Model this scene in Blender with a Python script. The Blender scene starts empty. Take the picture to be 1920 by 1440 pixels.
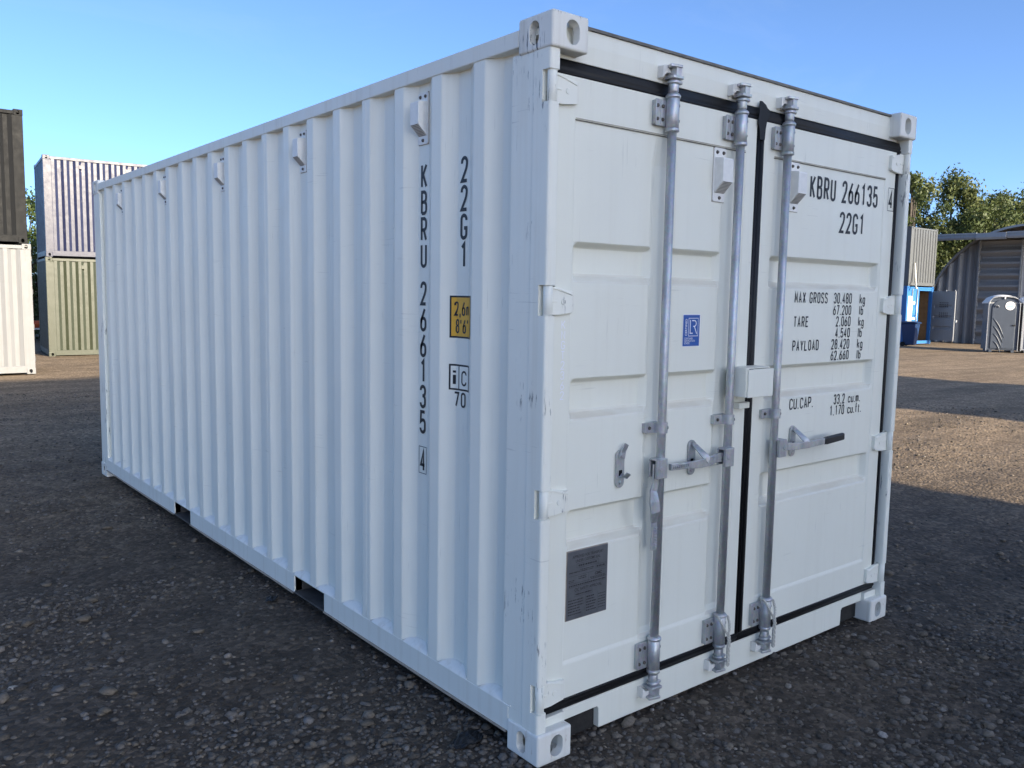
import bpy, bmesh, math, random
import numpy as np
from mathutils import Vector, Matrix

random.seed(7)
RNG = np.random.default_rng(11)
SC = bpy.context.scene
COL = SC.collection
PI = math.pi

# ------------------------------------------------------------------ camera, sky, sun, exposure
CAM_POS = Vector((-1.88210681, -2.15146343, 1.66519308))
CAM_R = Vector((0.77902345, -0.62677089, 0.01675434))
CAM_U = Vector((0.05177499, 0.0909364, 0.99450989))
CAM_F = Vector((0.62485343, 0.77387907, -0.10329265))
cam_data = bpy.data.cameras.new("camera")
cam_data.sensor_width = 36.0
cam_data.lens = 1598.0 / 1920.0 * 36.0
cam_data.clip_start = 0.05
cam_data.clip_end = 3000.0
cam = bpy.data.objects.new("camera", cam_data)
COL.objects.link(cam)
cam.matrix_world = Matrix(((CAM_R.x, CAM_U.x, -CAM_F.x, CAM_POS.x),
                           (CAM_R.y, CAM_U.y, -CAM_F.y, CAM_POS.y),
                           (CAM_R.z, CAM_U.z, -CAM_F.z, CAM_POS.z),
                           (0, 0, 0, 1)))
SC.camera = cam

SUN_AZ = math.radians(174.0)      # clockwise from +Y
SUN_EL = math.radians(18.5)
world = bpy.data.worlds.new("World")
SC.world = world
world.use_nodes = True
wn, wl = world.node_tree.nodes, world.node_tree.links
bg = wn['Background']
sky = wn.new('ShaderNodeTexSky')
sky.sky_type = 'NISHITA'
sky.sun_disc = False
sky.sun_elevation = SUN_EL
sky.sun_rotation = SUN_AZ
sky.altitude = 50.0
sky.air_density = 0.43
sky.dust_density = 1.6
sky.ozone_density = 5.0
# faint high wisps of cirrus
tc = wn.new('ShaderNodeTexCoord')
mp = wn.new('ShaderNodeMapping')
mp.inputs['Rotation'].default_value = (0.1, 0.25, 0.6)
mp.inputs['Scale'].default_value = (1.2, 5.0, 9.0)
nz = wn.new('ShaderNodeTexNoise')
nz.inputs['Scale'].default_value = 1.6
nz.inputs['Detail'].default_value = 7.0
nz.inputs['Roughness'].default_value = 0.62
nz.inputs['Distortion'].default_value = 0.6
rmp = wn.new('ShaderNodeValToRGB')
rmp.color_ramp.elements[0].position = 0.56
rmp.color_ramp.elements[0].color = (0, 0, 0, 1)
rmp.color_ramp.elements[1].position = 0.86
rmp.color_ramp.elements[1].color = (0.10, 0.10, 0.10, 1)
mixw = wn.new('ShaderNodeMix')
mixw.data_type = 'RGBA'
mixw.blend_type = 'MIX'
mixw.inputs['B'].default_value = (1.6, 2.0, 2.6, 1)
wl.new(tc.outputs['Generated'], mp.inputs['Vector'])
wl.new(mp.outputs['Vector'], nz.inputs['Vector'])
wl.new(nz.outputs['Fac'], rmp.inputs['Fac'])
wl.new(rmp.outputs['Color'], mixw.inputs['Factor'])
wl.new(sky.outputs['Color'], mixw.inputs['A'])
tint = wn.new('ShaderNodeMix')
tint.data_type = 'RGBA'
tint.blend_type = 'MULTIPLY'
tint.inputs['Factor'].default_value = 1.0
tint.inputs['B'].default_value = (1.06, 1.01, 0.90, 1)
wl.new(mixw.outputs['Result'], tint.inputs['A'])
wl.new(tint.outputs['Result'], bg.inputs['Color'])
bg.inputs['Strength'].default_value = 0.15

sun_data = bpy.data.lights.new("sun", 'SUN')
sun_data.energy = 4.0
sun_data.angle = math.radians(0.53)
sun_data.color = (1.0, 0.86, 0.64)
sun = bpy.data.objects.new("sun", sun_data)
COL.objects.link(sun)
SUN_DIR = Vector((math.sin(SUN_AZ) * math.cos(SUN_EL), math.cos(SUN_AZ) * math.cos(SUN_EL), math.sin(SUN_EL)))
sun.rotation_euler = SUN_DIR.to_track_quat('Z', 'Y').to_euler()
sun.location = (0, -20, 30)

SC.render.engine = 'CYCLES'
SC.view_settings.view_transform = 'Standard'
SC.view_settings.look = 'None'
SC.view_settings.gamma = 1.0
SC.view_settings.exposure = 1.53
SC.cycles.use_denoising = True
SC.cycles.max_bounces = 8

# ------------------------------------------------------------------ materials
def nmat(name):
    m = bpy.data.materials.new(name)
    m.use_nodes = True
    return m, m.node_tree.nodes, m.node_tree.links, m.node_tree.nodes['Principled BSDF']

def noise(n, l, vec, scale, detail=4, rough=0.55, dist=0.0):
    t = n.new('ShaderNodeTexNoise')
    t.inputs['Scale'].default_value = scale
    t.inputs['Detail'].default_value = detail
    t.inputs['Roughness'].default_value = rough
    t.inputs['Distortion'].default_value = dist
    if vec is not None:
        l.new(vec, t.inputs['Vector'])
    return t

def mapping(n, l, vec, scale=(1, 1, 1), rot=(0, 0, 0), loc=(0, 0, 0)):
    t = n.new('ShaderNodeMapping')
    t.inputs['Scale'].default_value = scale
    t.inputs['Rotation'].default_value = rot
    t.inputs['Location'].default_value = loc
    l.new(vec, t.inputs['Vector'])
    return t.outputs['Vector']

def ramp(n, l, fac, stops):
    t = n.new('ShaderNodeValToRGB')
    e = t.color_ramp.elements
    while len(e) < len(stops):
        e.new(0.5)
    for i, (p, c) in enumerate(stops):
        e[i].position = p
        e[i].color = c if isinstance(c, tuple) else (c, c, c, 1)
    l.new(fac, t.inputs['Fac'])
    return t.outputs['Color']

def mixc(n, l, fac, a, b, blend='MIX'):
    t = n.new('ShaderNodeMix')
    t.data_type = 'RGBA'
    t.blend_type = blend
    for k, v in (('Factor', fac), ('A', a), ('B', b)):
        if isinstance(v, (tuple, float, int)):
            t.inputs[k].default_value = v
        else:
            l.new(v, t.inputs[k])
    return t.outputs['Result']

def bump(n, l, h, strength, dist, prev=None):
    t = n.new('ShaderNodeBump')
    t.inputs['Strength'].default_value = strength
    t.inputs['Distance'].default_value = dist
    l.new(h, t.inputs['Height'])
    if prev is not None:
        l.new(prev, t.inputs['Normal'])
    return t.outputs['Normal']

def c4(c):
    return (c[0], c[1], c[2], 1.0)

def paint(name, col, rough=0.4, grime=(0.55, 0.47, 0.36), grime_amt=0.25, scuff=0.0, scratch=0.0, chip_col=(0.025, 0.03, 0.05),
          rust=0.0, coat=0.0, spec=0.5, ledge=0.0, chip_at=0.57):
    """sprayed steel paint: faint blotches, vertical rain streaks, optional scratches, scuffs and rust specks"""
    m, n, l, p = nmat(name)
    g = n.new('ShaderNodeNewGeometry').outputs['Position']
    blot = noise(n, l, g, 2.2, 5).outputs['Fac']
    c = mixc(n, l, ramp(n, l, blot, [(0.3, 0.0), (0.75, 1.0)]), c4([v * 0.95 for v in col]), c4(col))
    st = noise(n, l, mapping(n, l, g, (22, 22, 0.55)), 1.0, 6, 0.6).outputs['Fac']
    gm = ramp(n, l, st, [(0.5, 0.0), (0.8, grime_amt)])
    c = mixc(n, l, gm, c, c4([col[i] * grime[i] for i in range(3)]))
    if scratch > 0:
        for k, (sc, rt) in enumerate((((5, 5, 130), (0.12, 0.1, 0)), ((110, 110, 5), (0.06, 0.05, 0)))):
            a = noise(n, l, mapping(n, l, g, sc, rt, (k * 3.1, 1.7, 0.3)), 1.0, 3, 0.5).outputs['Fac']
            b = noise(n, l, mapping(n, l, g, (1, 1, 1), (0, 0, 0), (5 + k, 2, 1)), 4.5, 2).outputs['Fac']
            am = ramp(n, l, a, [(0.66, 0.0), (0.70, 1.0)])
            bm = ramp(n, l, b, [(0.55, 0.0), (0.62, scratch)])
            c = mixc(n, l, mixc(n, l, 1.0, am, bm, 'MULTIPLY'), c, c4([v * 0.45 for v in col]))
    if scuff > 0:
        a = noise(n, l, mapping(n, l, g, (95, 95, 9)), 1.0, 6, 0.7, 0.3).outputs['Fac']
        b = noise(n, l, mapping(n, l, g, (1, 1, 1), (0, 0, 0), (2.3, 0.4, 0.9)), 4.2, 3).outputs['Fac']
        am = ramp(n, l, a, [(chip_at, 0.0), (chip_at + 0.03, 1.0)])
        bm = ramp(n, l, b, [(0.55, 0.0), (0.61, scuff)])
        c = mixc(n, l, mixc(n, l, 1.0, am, bm, 'MULTIPLY'), c, c4(chip_col))
    if rust > 0:
        a = noise(n, l, mapping(n, l, g, (24, 24, 8)), 1.0, 6, 0.7).outputs['Fac']
        c = mixc(n, l, ramp(n, l, a, [(0.63, 0.0), (0.74, rust)]), c, (0.30, 0.15, 0.07, 1))
    if ledge > 0:                   # dust lying on upward faces
        sp = n.new('ShaderNodeSeparateXYZ')
        l.new(n.new('ShaderNodeNewGeometry').outputs['True Normal'], sp.inputs['Vector'])
        dn = noise(n, l, mapping(n, l, g, (6, 6, 30)), 1.0, 5, 0.6).outputs['Fac']
        dm = mixc(n, l, 1.0, ramp(n, l, sp.outputs['Z'], [(0.25, 0.0), (0.6, ledge)]), ramp(n, l, dn, [(0.3, 0.35), (0.65, 1.0)]), 'MULTIPLY')
        c = mixc(n, l, dm, c, (0.62, 0.53, 0.40, 1))
    l.new(c, p.inputs['Base Color'])
    rr = noise(n, l, g, 9.0, 4).outputs['Fac']
    l.new(ramp(n, l, rr, [(0.3, max(rough - 0.07, 0.05)), (0.7, rough + 0.08)]), p.inputs['Roughness'])
    p.inputs['Specular IOR Level'].default_value = spec
    p.inputs['Coat Weight'].default_value = coat
    big = noise(n, l, g, 3.5, 2).outputs['Fac']
    fine = noise(n, l, g, 240.0, 2).outputs['Fac']
    nn = bump(n, l, big, 0.25, 0.012)
    nn = bump(n, l, fine, 0.05, 0.002, nn)
    l.new(nn, p.inputs['Normal'])
    return m

def plain(name, col, rough=0.6, metal=0.0, var=0.12, scale=40.0, bmp=0.0, spec=0.5):
    m, n, l, p = nmat(name)
    g = n.new('ShaderNodeNewGeometry').outputs['Position']
    t = noise(n, l, g, scale, 4).outputs['Fac']
    c = mixc(n, l, ramp(n, l, t, [(0.3, 0.0), (0.7, 1.0)]), c4([v * (1 - var) for v in col]), c4([min(v * (1 + var), 1) for v in col]))
    l.new(c, p.inputs['Base Color'])
    p.inputs['Roughness'].default_value = rough
    p.inputs['Metallic'].default_value = metal
    p.inputs['Specular IOR Level'].default_value = spec
    if bmp:
        l.new(bump(n, l, t, bmp, 0.004), p.inputs['Normal'])
    return m

def galvanised(name):
    m, n, l, p = nmat(name)
    g = n.new('ShaderNodeNewGeometry').outputs['Position']
    v = n.new('ShaderNodeTexVoronoi')
    v.inputs['Scale'].default_value = 95.0
    l.new(g, v.inputs['Vector'])
    t = noise(n, l, mapping(n, l, g, (14, 14, 5)), 1.0, 6, 0.65).outputs['Fac']
    c = ramp(n, l, t, [(0.3, (0.36, 0.375, 0.39, 1)), (0.52, (0.52, 0.53, 0.54, 1)), (0.75, (0.66, 0.665, 0.67, 1))])
    c = mixc(n, l, 0.12, c, v.outputs['Color'], 'MULTIPLY')
    l.new(c, p.inputs['Base Color'])
    p.inputs['Metallic'].default_value = 0.7
    l.new(ramp(n, l, t, [(0.3, 0.58), (0.7, 0.38)]), p.inputs['Roughness'])
    l.new(bump(n, l, t, 0.12, 0.002), p.inputs['Normal'])
    return m

WHITE = (0.86, 0.85, 0.755)
M = {}
M['white'] = paint('white_paint', WHITE, 0.42, grime_amt=0.16, scratch=0.3)
M['white_door'] = paint('white_door_paint', (0.84, 0.83, 0.725), 0.40, grime_amt=0.08, scratch=0.2, ledge=0.6)
M['white_post'] = paint('white_post_paint', WHITE, 0.42, grime_amt=0.22, scuff=0.75, scratch=0.35, rust=0.08)
M['white_cast'] = paint('white_casting_paint', (0.80, 0.78, 0.71), 0.5, grime_amt=0.5, scuff=1.0, rust=0.7, chip_at=0.54)
M['white_rail'] = paint('white_rail_paint', (0.79, 0.785, 0.71), 0.45, grime_amt=0.3, scratch=0.3)
M['weld'] = paint('white_weld_paint', (0.80, 0.78, 0.72), 0.5, grime_amt=0.5, rust=0.3)
M['galv'] = galvanised('galvanised_steel')
M['rubber'] = plain('black_rubber', (0.006, 0.006, 0.007), 0.5, var=0.3, scale=60, spec=0.3)
M['grip'] = plain('black_grip', (0.012, 0.012, 0.013), 0.5)
M['black'] = plain('black_vinyl', (0.010, 0.011, 0.014), 0.5, var=0.1)
M['faint'] = plain('pale_stencil', (0.90, 0.90, 0.95), 0.6, var=0.02)
M['amber'] = plain('amber_vinyl', (0.75, 0.40, 0.035), 0.5, var=0.05)
M['sblue'] = plain('blue_vinyl', (0.010, 0.085, 0.36), 0.4, var=0.05)
M['swhite'] = plain('white_vinyl', (0.82, 0.82, 0.82), 0.5, var=0.03)
M['plate'] = plain('anodised_plate', (0.14, 0.145, 0.155), 0.45, metal=0.4, var=0.12, scale=25)
M['platetext'] = plain('plate_ink', (0.025, 0.026, 0.03), 0.6)
M['sealant'] = plain('brown_sealant', (0.35, 0.29, 0.23), 0.7)
M['vent'] = plain('vent_plastic', (0.80, 0.785, 0.74), 0.45, var=0.05)
M['grille'] = plain('vent_grille', (0.30, 0.30, 0.30), 0.6)
M['screw'] = plain('rusty_screw', (0.12, 0.105, 0.09), 0.55, metal=0.5, var=0.5, scale=150)
M['rope'] = plain('rope_fibre', (0.55, 0.52, 0.45), 0.9, var=0.25, scale=300)
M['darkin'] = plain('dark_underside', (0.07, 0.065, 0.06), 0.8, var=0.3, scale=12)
M['notch_shade'] = plain('painted_notch_shade', (0.024, 0.022, 0.02), 0.95, var=0.4, scale=30)  # near-black colour standing for the shade inside the sill notches
M['lip'] = plain('dark_roof_lip', (0.16, 0.15, 0.13), 0.6, var=0.3, scale=15)

# ------------------------------------------------------------------ mesh helpers
class B:
    """collects faces of one mesh"""
    def __init__(self):
        self.v, self.f, self.m, self.s = [], [], [], []

    def add(self, vs, fs, m=0, s=False):
        o = len(self.v)
        self.v += [tuple(p) for p in vs]
        self.f += [tuple(i + o for i in f) for f in fs]
        self.m += [m] * len(fs)
        self.s += [s] * len(fs)
        return self

    def box(self, x0, x1, y0, y1, z0, z1, m=0):
        return self.add([(x0, y0, z0), (x1, y0, z0), (x1, y1, z0), (x0, y1, z0), (x0, y0, z1), (x1, y0, z1), (x1, y1, z1), (x0, y1, z1)],
                        [(3, 2, 1, 0), (4, 5, 6, 7), (0, 1, 5, 4), (1, 2, 6, 5), (2, 3, 7, 6), (3, 0, 4, 7)], m)

    def prism(self, poly, axis, a, b, m=0, s=False):
        """poly in the two other axes (in x,y,z order), extruded along axis from a to b"""
        n = len(poly)
        def P(p, t):
            return (t, p[0], p[1]) if axis == 0 else (p[0], t, p[1]) if axis == 1 else (p[0], p[1], t)
        vs = [P(p, a) for p in poly] + [P(p, b) for p in poly]
        self.add(vs, [tuple(range(n - 1, -1, -1)), tuple(range(n, 2 * n))], m)
        o = len(self.v) - 2 * n
        for i in range(n):
            j = (i + 1) % n
            self.f.append((o + i, o + j, o + n + j, o + n + i))
            self.m.append(m)
            self.s.append(s)
        return self

    def tube(self, path, r, n=12, m=0, s=True, caps=True):
        """round tube along a path; r a number or a list"""
        path = [Vector(p) for p in path]
        k = len(path)
        rs = r if isinstance(r, (list, tuple)) else [r] * k
        o = len(self.v)
        ref = None
        for i, p in enumerate(path):
            t = (path[min(i + 1, k - 1)] - path[max(i - 1, 0)]).normalized()
            if ref is None:
                ref = Vector((1, 0, 0)) if abs(t.x) < 0.8 else Vector((0, 1, 0))
            a = (ref - t * ref.dot(t)).normalized()
            ref = a
            b = t.cross(a)
            for j in range(n):
                an = 2 * PI * j / n
                self.v.append(tuple(p + a * (rs[i] * math.cos(an)) + b * (rs[i] * math.sin(an))))
        for i in range(k - 1):
            for j in range(n):
                q = (j + 1) % n
                self.f.append((o + i * n + j, o + i * n + q, o + (i + 1) * n + q, o + (i + 1) * n + j))
                self.m.append(m)
                self.s.append(s)
        if caps:
            self.f.append(tuple(o + j for j in range(n - 1, -1, -1)))
            self.f.append(tuple(o + (k - 1) * n + j for j in range(n)))
            self.m += [m, m]
            self.s += [False, False]
        return self

    def lathe(self, cx, cy, prof, n=20, m=0):
        """prof = [(r, z)...] round a vertical axis"""
        return self.tube([(cx, cy, z) for r, z in prof], [r for r, z in prof], n, m)

    def sweep(self, path, wz, ty, m=0):
        """rectangular bar along a path in the plane of a door (x, z), thickness in y"""
        path = [Vector(p) for p in path]
        k = len(path)
        ws = wz if isinstance(wz, (list, tuple)) else [wz] * k
        ts = ty if isinstance(ty, (list, tuple)) else [ty] * k
        o = len(self.v)
        for i, p in enumerate(path):
            t = (path[min(i + 1, k - 1)] - path[max(i - 1, 0)]).normalized()
            nrm = t.cross(Vector((0, 1, 0)))
            nrm.normalize()
            out = nrm.cross(t)
            for a, b in ((-1, -1), (1, -1), (1, 1), (-1, 1)):
                self.v.append(tuple(p + nrm * (a * ws[i] / 2) + out * (b * ts[i] / 2)))
        for i in range(k - 1):
            for j in range(4):
                q = (j + 1) % 4
                self.f.append((o + i * 4 + j, o + i * 4 + q, o + (i + 1) * 4 + q, o + (i + 1) * 4 + j))
                self.m.append(m)
                self.s.append(False)
        self.f.append((o + 3, o + 2, o + 1, o))
        self.f.append(tuple(o + (k - 1) * 4 + j for j in range(4)))
        self.m += [m, m]
        self.s += [False, False]
        return self

    def mesh(self, name, mats):
        me = bpy.data.meshes.new(name)
        me.from_pydata(self.v, [], self.f)
        for mt in (mats if isinstance(mats, (list, tuple)) else [mats]):
            me.materials.append(M[mt] if isinstance(mt, str) else mt)
        me.polygons.foreach_set('material_index', self.m)
        me.polygons.foreach_set('use_smooth', self.s)
        me.update()
        return me

    def obj(self, name, mats, parent=None, bevel=0.0, seg=2, loc=None):
        return link(name, self.mesh(name, mats), parent, bevel, seg, loc)

def link(name, me, parent=None, bevel=0.0, seg=2, loc=None):
    o = bpy.data.objects.new(name, me)
    COL.objects.link(o)
    o.parent = parent
    if loc is not None:
        o.location = loc
    if bevel:
        md = o.modifiers.new('bevel', 'BEVEL')
        md.width = bevel
        md.segments = seg
        md.limit_method = 'ANGLE'
        md.angle_limit = math.radians(50)
    return o

def tag(o, label=None, cat=None, group=None, kind=None):
    for k, v in (('label', label), ('category', cat), ('group', group), ('kind', kind)):
        if v:
            o[k] = v
    return o

def thing(name, label, cat, loc=(0, 0, 0), rz=0.0, group=None):
    o = bpy.data.objects.new(name, None)
    COL.objects.link(o)
    o.location = loc
    o.rotation_euler = (0, 0, rz)
    o.empty_display_size = 0.2
    return tag(o, label, cat, group)

def copy_tree(src, parent=None):
    c = src.copy()
    COL.objects.link(c)
    c.parent = parent
    for ch in list(src.children):
        copy_tree(ch, c)
    return c

def ground_z(x, y):
    d = np.hypot(x, y)
    return -0.0078 * np.maximum(0.0, d - 8.0) * (d < 60) - 0.0078 * 52 * (d >= 60)

# ------------------------------------------------------------------ stroke lettering
R = 0.5
GL = {
 'K': [[(0, 0), (0, 1)], [(1, 1), (0, .40)], [(.28, .57), (1, 0)]],
 'B': [[(0, 0), (0, 1), (.95, 1, R), (.95, .53, R), (0, .53)], [(.3, .53), (1, .53, R), (1, 0, R), (0, 0)]],
 'R': [[(0, 0), (0, 1), (1, 1, R), (1, .47, R), (0, .47)], [(.5, .47), (1, 0)]],
 'U': [[(0, 1), (0, 0, R), (1, 0, R), (1, 1)]],
 'u': [[(0, .62), (0, 0, R), (1, 0, R), (1, .62)], [(1, .3), (1, 0)]],
 'O': [[(.5, 1), (1, 1, R), (1, 0, R), (0, 0, R), (0, 1, R), (.5, 1)]],
 '1': [[(.18, .84), (.62, 1), (.62, 0)]],
 '2': [[(0, .76), (0, 1, R), (1, 1, R), (1, .6, R), (0, 0), (1, 0)]],
 '3': [[(0, .8), (0, 1, R), (1, 1, R), (1, .54, R), (.4, .54)], [(.45, .54), (1, .54, R), (1, 0, R), (0, 0, R), (0, .2)]],
 '4': [[(.72, 0), (.72, 1), (0, .26), (1, .26)]],
 '5': [[(.95, 1), (.1, 1), (.04, .52), (.3, .6, .2), (1, .6, R), (1, 0, R), (0, 0, R), (0, .2)]],
 '6': [[(.8, 1), (.1, .5, .3), (0, .3), (0, 0, R), (1, 0, R), (1, .56, R), (.04, .56, .3), (0, .3)]],
 '7': [[(0, 1), (1, 1), (.3, 0)]],
 '8': [[(.5, 1), (.95, 1, R), (.95, .54, R), (.05, .54, R), (.05, 1, R), (.5, 1)], [(.5, .54), (1, .54, R), (1, 0, R), (0, 0, R), (0, .54, R), (.5, .54)]],
 'G': [[(1, .78), (1, 1, R), (0, 1, R), (0, 0, R), (1, 0, R), (1, .44), (.55, .44)]],
 'C': [[(1, .76), (1, 1, R), (0, 1, R), (0, 0, R), (1, 0, R), (1, .24)]],
 'c': [[(1, .45), (1, .62, R), (0, .62, R), (0, 0, R), (1, 0, R), (1, .17)]],
 'M': [[(0, 0), (0, 1), (.5, .3), (1, 1), (1, 0)]],
 'm': [[(0, 0), (0, .62)], [(0, .4), (0, .62, .3), (.5, .62, .3), (.5, 0)], [(.5, .4), (.5, .62, .3), (1, .62, .3), (1, 0)]],
 'A': [[(0, 0), (.5, 1), (1, 0)], [(.2, .3), (.8, .3)]],
 'X': [[(0, 0), (1, 1)], [(0, 1), (1, 0)]],
 'S': [[(1, .8), (1, 1, R), (0, 1, R), (0, .54, R), (1, .5, R), (1, 0, R), (0, 0, R), (0, .2)]],
 'T': [[(0, 1), (1, 1)], [(.5, 1), (.5, 0)]],
 't': [[(.4, .85), (.4, 0, .3), (.8, 0)], [(0, .62), (.9, .62)]],
 'f': [[(.9, 1), (.4, 1, .3), (.4, 0)], [(0, .62), (.9, .62)]],
 'E': [[(1, 1), (0, 1), (0, 0), (1, 0)], [(0, .52), (.85, .52)]],
 'P': [[(0, 0), (0, 1), (1, 1, R), (1, .45, R), (0, .45)]],
 'Y': [[(0, 1), (.5, .45), (1, 1)], [(.5, .45), (.5, 0)]],
 'L': [[(0, 1), (0, 0), (1, 0)]],
 'D': [[(0, 0), (0, 1), (1, 1, R), (1, 0, R), (0, 0)]],
 'N': [[(0, 0), (0, 1), (1, 0), (1, 1)]],
 'k': [[(0, 0), (0, 1)], [(.95, .62), (0, .25)], [(.35, .4), (1, 0)]],
 'g': [[(1, .3), (1, .62, R), (0, .62, R), (0, 0, R), (1, 0, R), (1, .3)], [(1, .62), (1, -.3, R), (0, -.3, R), (0, -.15)]],
 'l': [[(.5, 0), (.5, 1)]],
 'b': [[(0, 0), (0, 1)], [(0, .3), (0, .62, R), (1, .62, R), (1, 0, R), (0, 0, R), (0, .3)]],
 '.': [[(.3, -.06), (.3, .07)]],
 ',': [[(.45, .1), (.2, -.2)]],
 "'": [[(.3, 1), (.3, .72)]],
 '"': [[(.1, 1), (.1, .75)], [(.7, 1), (.7, .75)]],
 'i': [[(.5, 0), (.5, .68)], [(.5, .84), (.5, 1)]],
}
GL['0'] = GL['O']

def stroke_path(pts, w, h, t):
    """polyline in unit box -> points with rounded corners in metres"""
    P = [(t / 2 + p[0] * (w - t), t / 2 + p[1] * (h - t), (p[2] if len(p) > 2 else 0) * (w - t)) for p in pts]
    out = []
    for i, (x, y, r) in enumerate(P):
        if r <= 0 or i == 0 or i == len(P) - 1:
            out.append((x, y))
            continue
        a, b = Vector(P[i - 1][:2]), Vector(P[i + 1][:2])
        c = Vector((x, y))
        da, db = (a - c), (b - c)
        ra = min(r, da.length * (0.5 if P[i - 1][2] > 0 else 0.98))
        rb = min(r, db.length * (0.5 if i + 1 < len(P) and P[i + 1][2] > 0 else 0.98))
        A, D = c + da.normalized() * ra, c + db.normalized() * rb
        k = 0.55
        for q in range(7):
            u = q / 6
            c1, c2 = A.lerp(c, k), D.lerp(c, k)
            v = A * (1 - u) ** 3 + c1 * 3 * u * (1 - u) ** 2 + c2 * 3 * u * u * (1 - u) + D * u ** 3
            if not out or (Vector(out[-1]) - v).length > 1e-5:
                out.append((v.x, v.y))
    return out

def ribbon(pts, t):
    P = [Vector(p) for p in pts]
    L, Rr = [], []
    for i, p in enumerate(P):
        d0 = (p - P[i - 1]).normalized() if i else None
        d1 = (P[i + 1] - p).normalized() if i < len(P) - 1 else None
        d0, d1 = d0 or d1, d1 or d0
        n0, n1 = Vector((-d0.y, d0.x)), Vector((-d1.y, d1.x))
        m = n0 + n1
        if m.length < 1e-4:
            m = n0.copy()
        m.normalize()
        s = min(1.0 / max(m.dot(n0), 0.3), 2.2) * t / 2
        L.append(p + m * s)
        Rr.append(p - m * s)
    return L, Rr

def letters(b, text, cw, h, gap, t, fn, x0=0.0, y0=0.0, m=0, widths=None):
    """stroke text into mesh b; fn(u, v, lift) -> 3D point. Returns end x"""
    x = x0
    lift = 0.0
    for ch in text:
        if ch == ' ':
            x += (cw + gap) * 0.75
            continue
        w = cw * (0.45 if ch in ".,'il1" and ch != '1' else 0.62 if ch == '"' else 1.25 if ch == 'm' else 0.85 if ch in 'ft' else 1.0)
        for pl in GL[ch]:
            pts = stroke_path(pl, max(w, t * 1.02), h, t)
            L, Rr = ribbon(pts, t)
            lift += 0.00002
            vs, fs = [], []
            for i in range(len(pts)):
                vs.append(fn(x + L[i].x, y0 + L[i].y, lift))
                vs.append(fn(x + Rr[i].x, y0 + Rr[i].y, lift))
            for i in range(len(pts) - 1):
                fs.append((2 * i, 2 * i + 1, 2 * i + 3, 2 * i + 2))
            b.add(vs, fs, m)
        x += w + gap
    return x - gap

def bfont(b, text, size, fn, x0, y0, m=0, align='LEFT', sx=1.0, bold=0.0):
    """small print from the built-in font, as flat mesh"""
    cu = bpy.data.curves.new('t', 'FONT')
    cu.body = text
    cu.size = size
    cu.align_x = align
    cu.offset = bold
    ob = bpy.data.objects.new('t', cu)
    COL.objects.link(ob)
    dg = bpy.context.evaluated_depsgraph_get()
    me = ob.evaluated_get(dg).to_mesh()
    vs = [fn(x0 + v.co.x * sx, y0 + v.co.y, 0.0) for v in me.vertices]
    fs = [tuple(p.vertices) for p in me.polygons]
    b.add(vs, fs, m)
    ob.evaluated_get(dg).to_mesh_clear()
    bpy.data.objects.remove(ob)
    bpy.data.curves.remove(cu)

# ------------------------------------------------------------------ ground
def und(x, y):
    """gentle unevenness of the yard, metres"""
    r = np.random.default_rng(3)
    z = np.zeros_like(x)
    for k in range(26):
        lam = 0.35 * 1.22 ** k * (0.8 + 0.4 * r.random())
        a = r.random() * 2 * PI
        ph = r.random() * 2 * PI
        amp = 0.0022 * min(lam, 3.0) ** 0.7
        z += amp * np.sin(2 * PI / lam * (x * math.cos(a) + y * math.sin(a)) + ph)
    return z

def gz(x, y):
    x, y = np.asarray(x, float), np.asarray(y, float)
    far = np.clip((np.hypot(x, y) - 60) / 60, 0, 1)
    # level pad under the white container
    px = np.clip(np.maximum(np.maximum(-x, x - 2.44), np.maximum(-y, y - 6.06)) / 0.6, 0, 1)
    return ground_z(x, y) + und(x, y) * (1 - far) * (0.25 + 0.75 * px) - 0.004

def axis_coords(lo, hi, step, far):
    a = list(np.arange(lo, hi, step))
    s, v = step, a[-1]
    up = []
    while v < far:
        s *= 1.25
        v += s
        up.append(v)
    s, v = step, a[0]
    dn = []
    while v > -far:
        s *= 1.25
        v -= s
        dn.append(v)
    return np.array(dn[::-1] + a + up)

gx, gy = axis_coords(-5.0, 9.0, 0.07, 1500), axis_coords(-4.0, 10.0, 0.07, 1500)
GX, GY = np.meshgrid(gx, gy)
GZ = gz(GX, GY)
nx, ny = len(gx), len(gy)
me = bpy.data.meshes.new('ground')
me.vertices.add(nx * ny)
me.vertices.foreach_set('co', np.stack([GX, GY, GZ], -1).ravel())
ii = np.arange(nx * ny).reshape(ny, nx)
q = np.stack([ii[:-1, :-1], ii[:-1, 1:], ii[1:, 1:], ii[1:, :-1]], -1).reshape(-1)
me.loops.add(len(q))
me.loops.foreach_set('vertex_index', q)
me.polygons.add(len(q) // 4)
me.polygons.foreach_set('loop_start', np.arange(0, len(q), 4))
me.polygons.foreach_set('use_smooth', np.ones(len(q) // 4, bool))
me.update()

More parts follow.
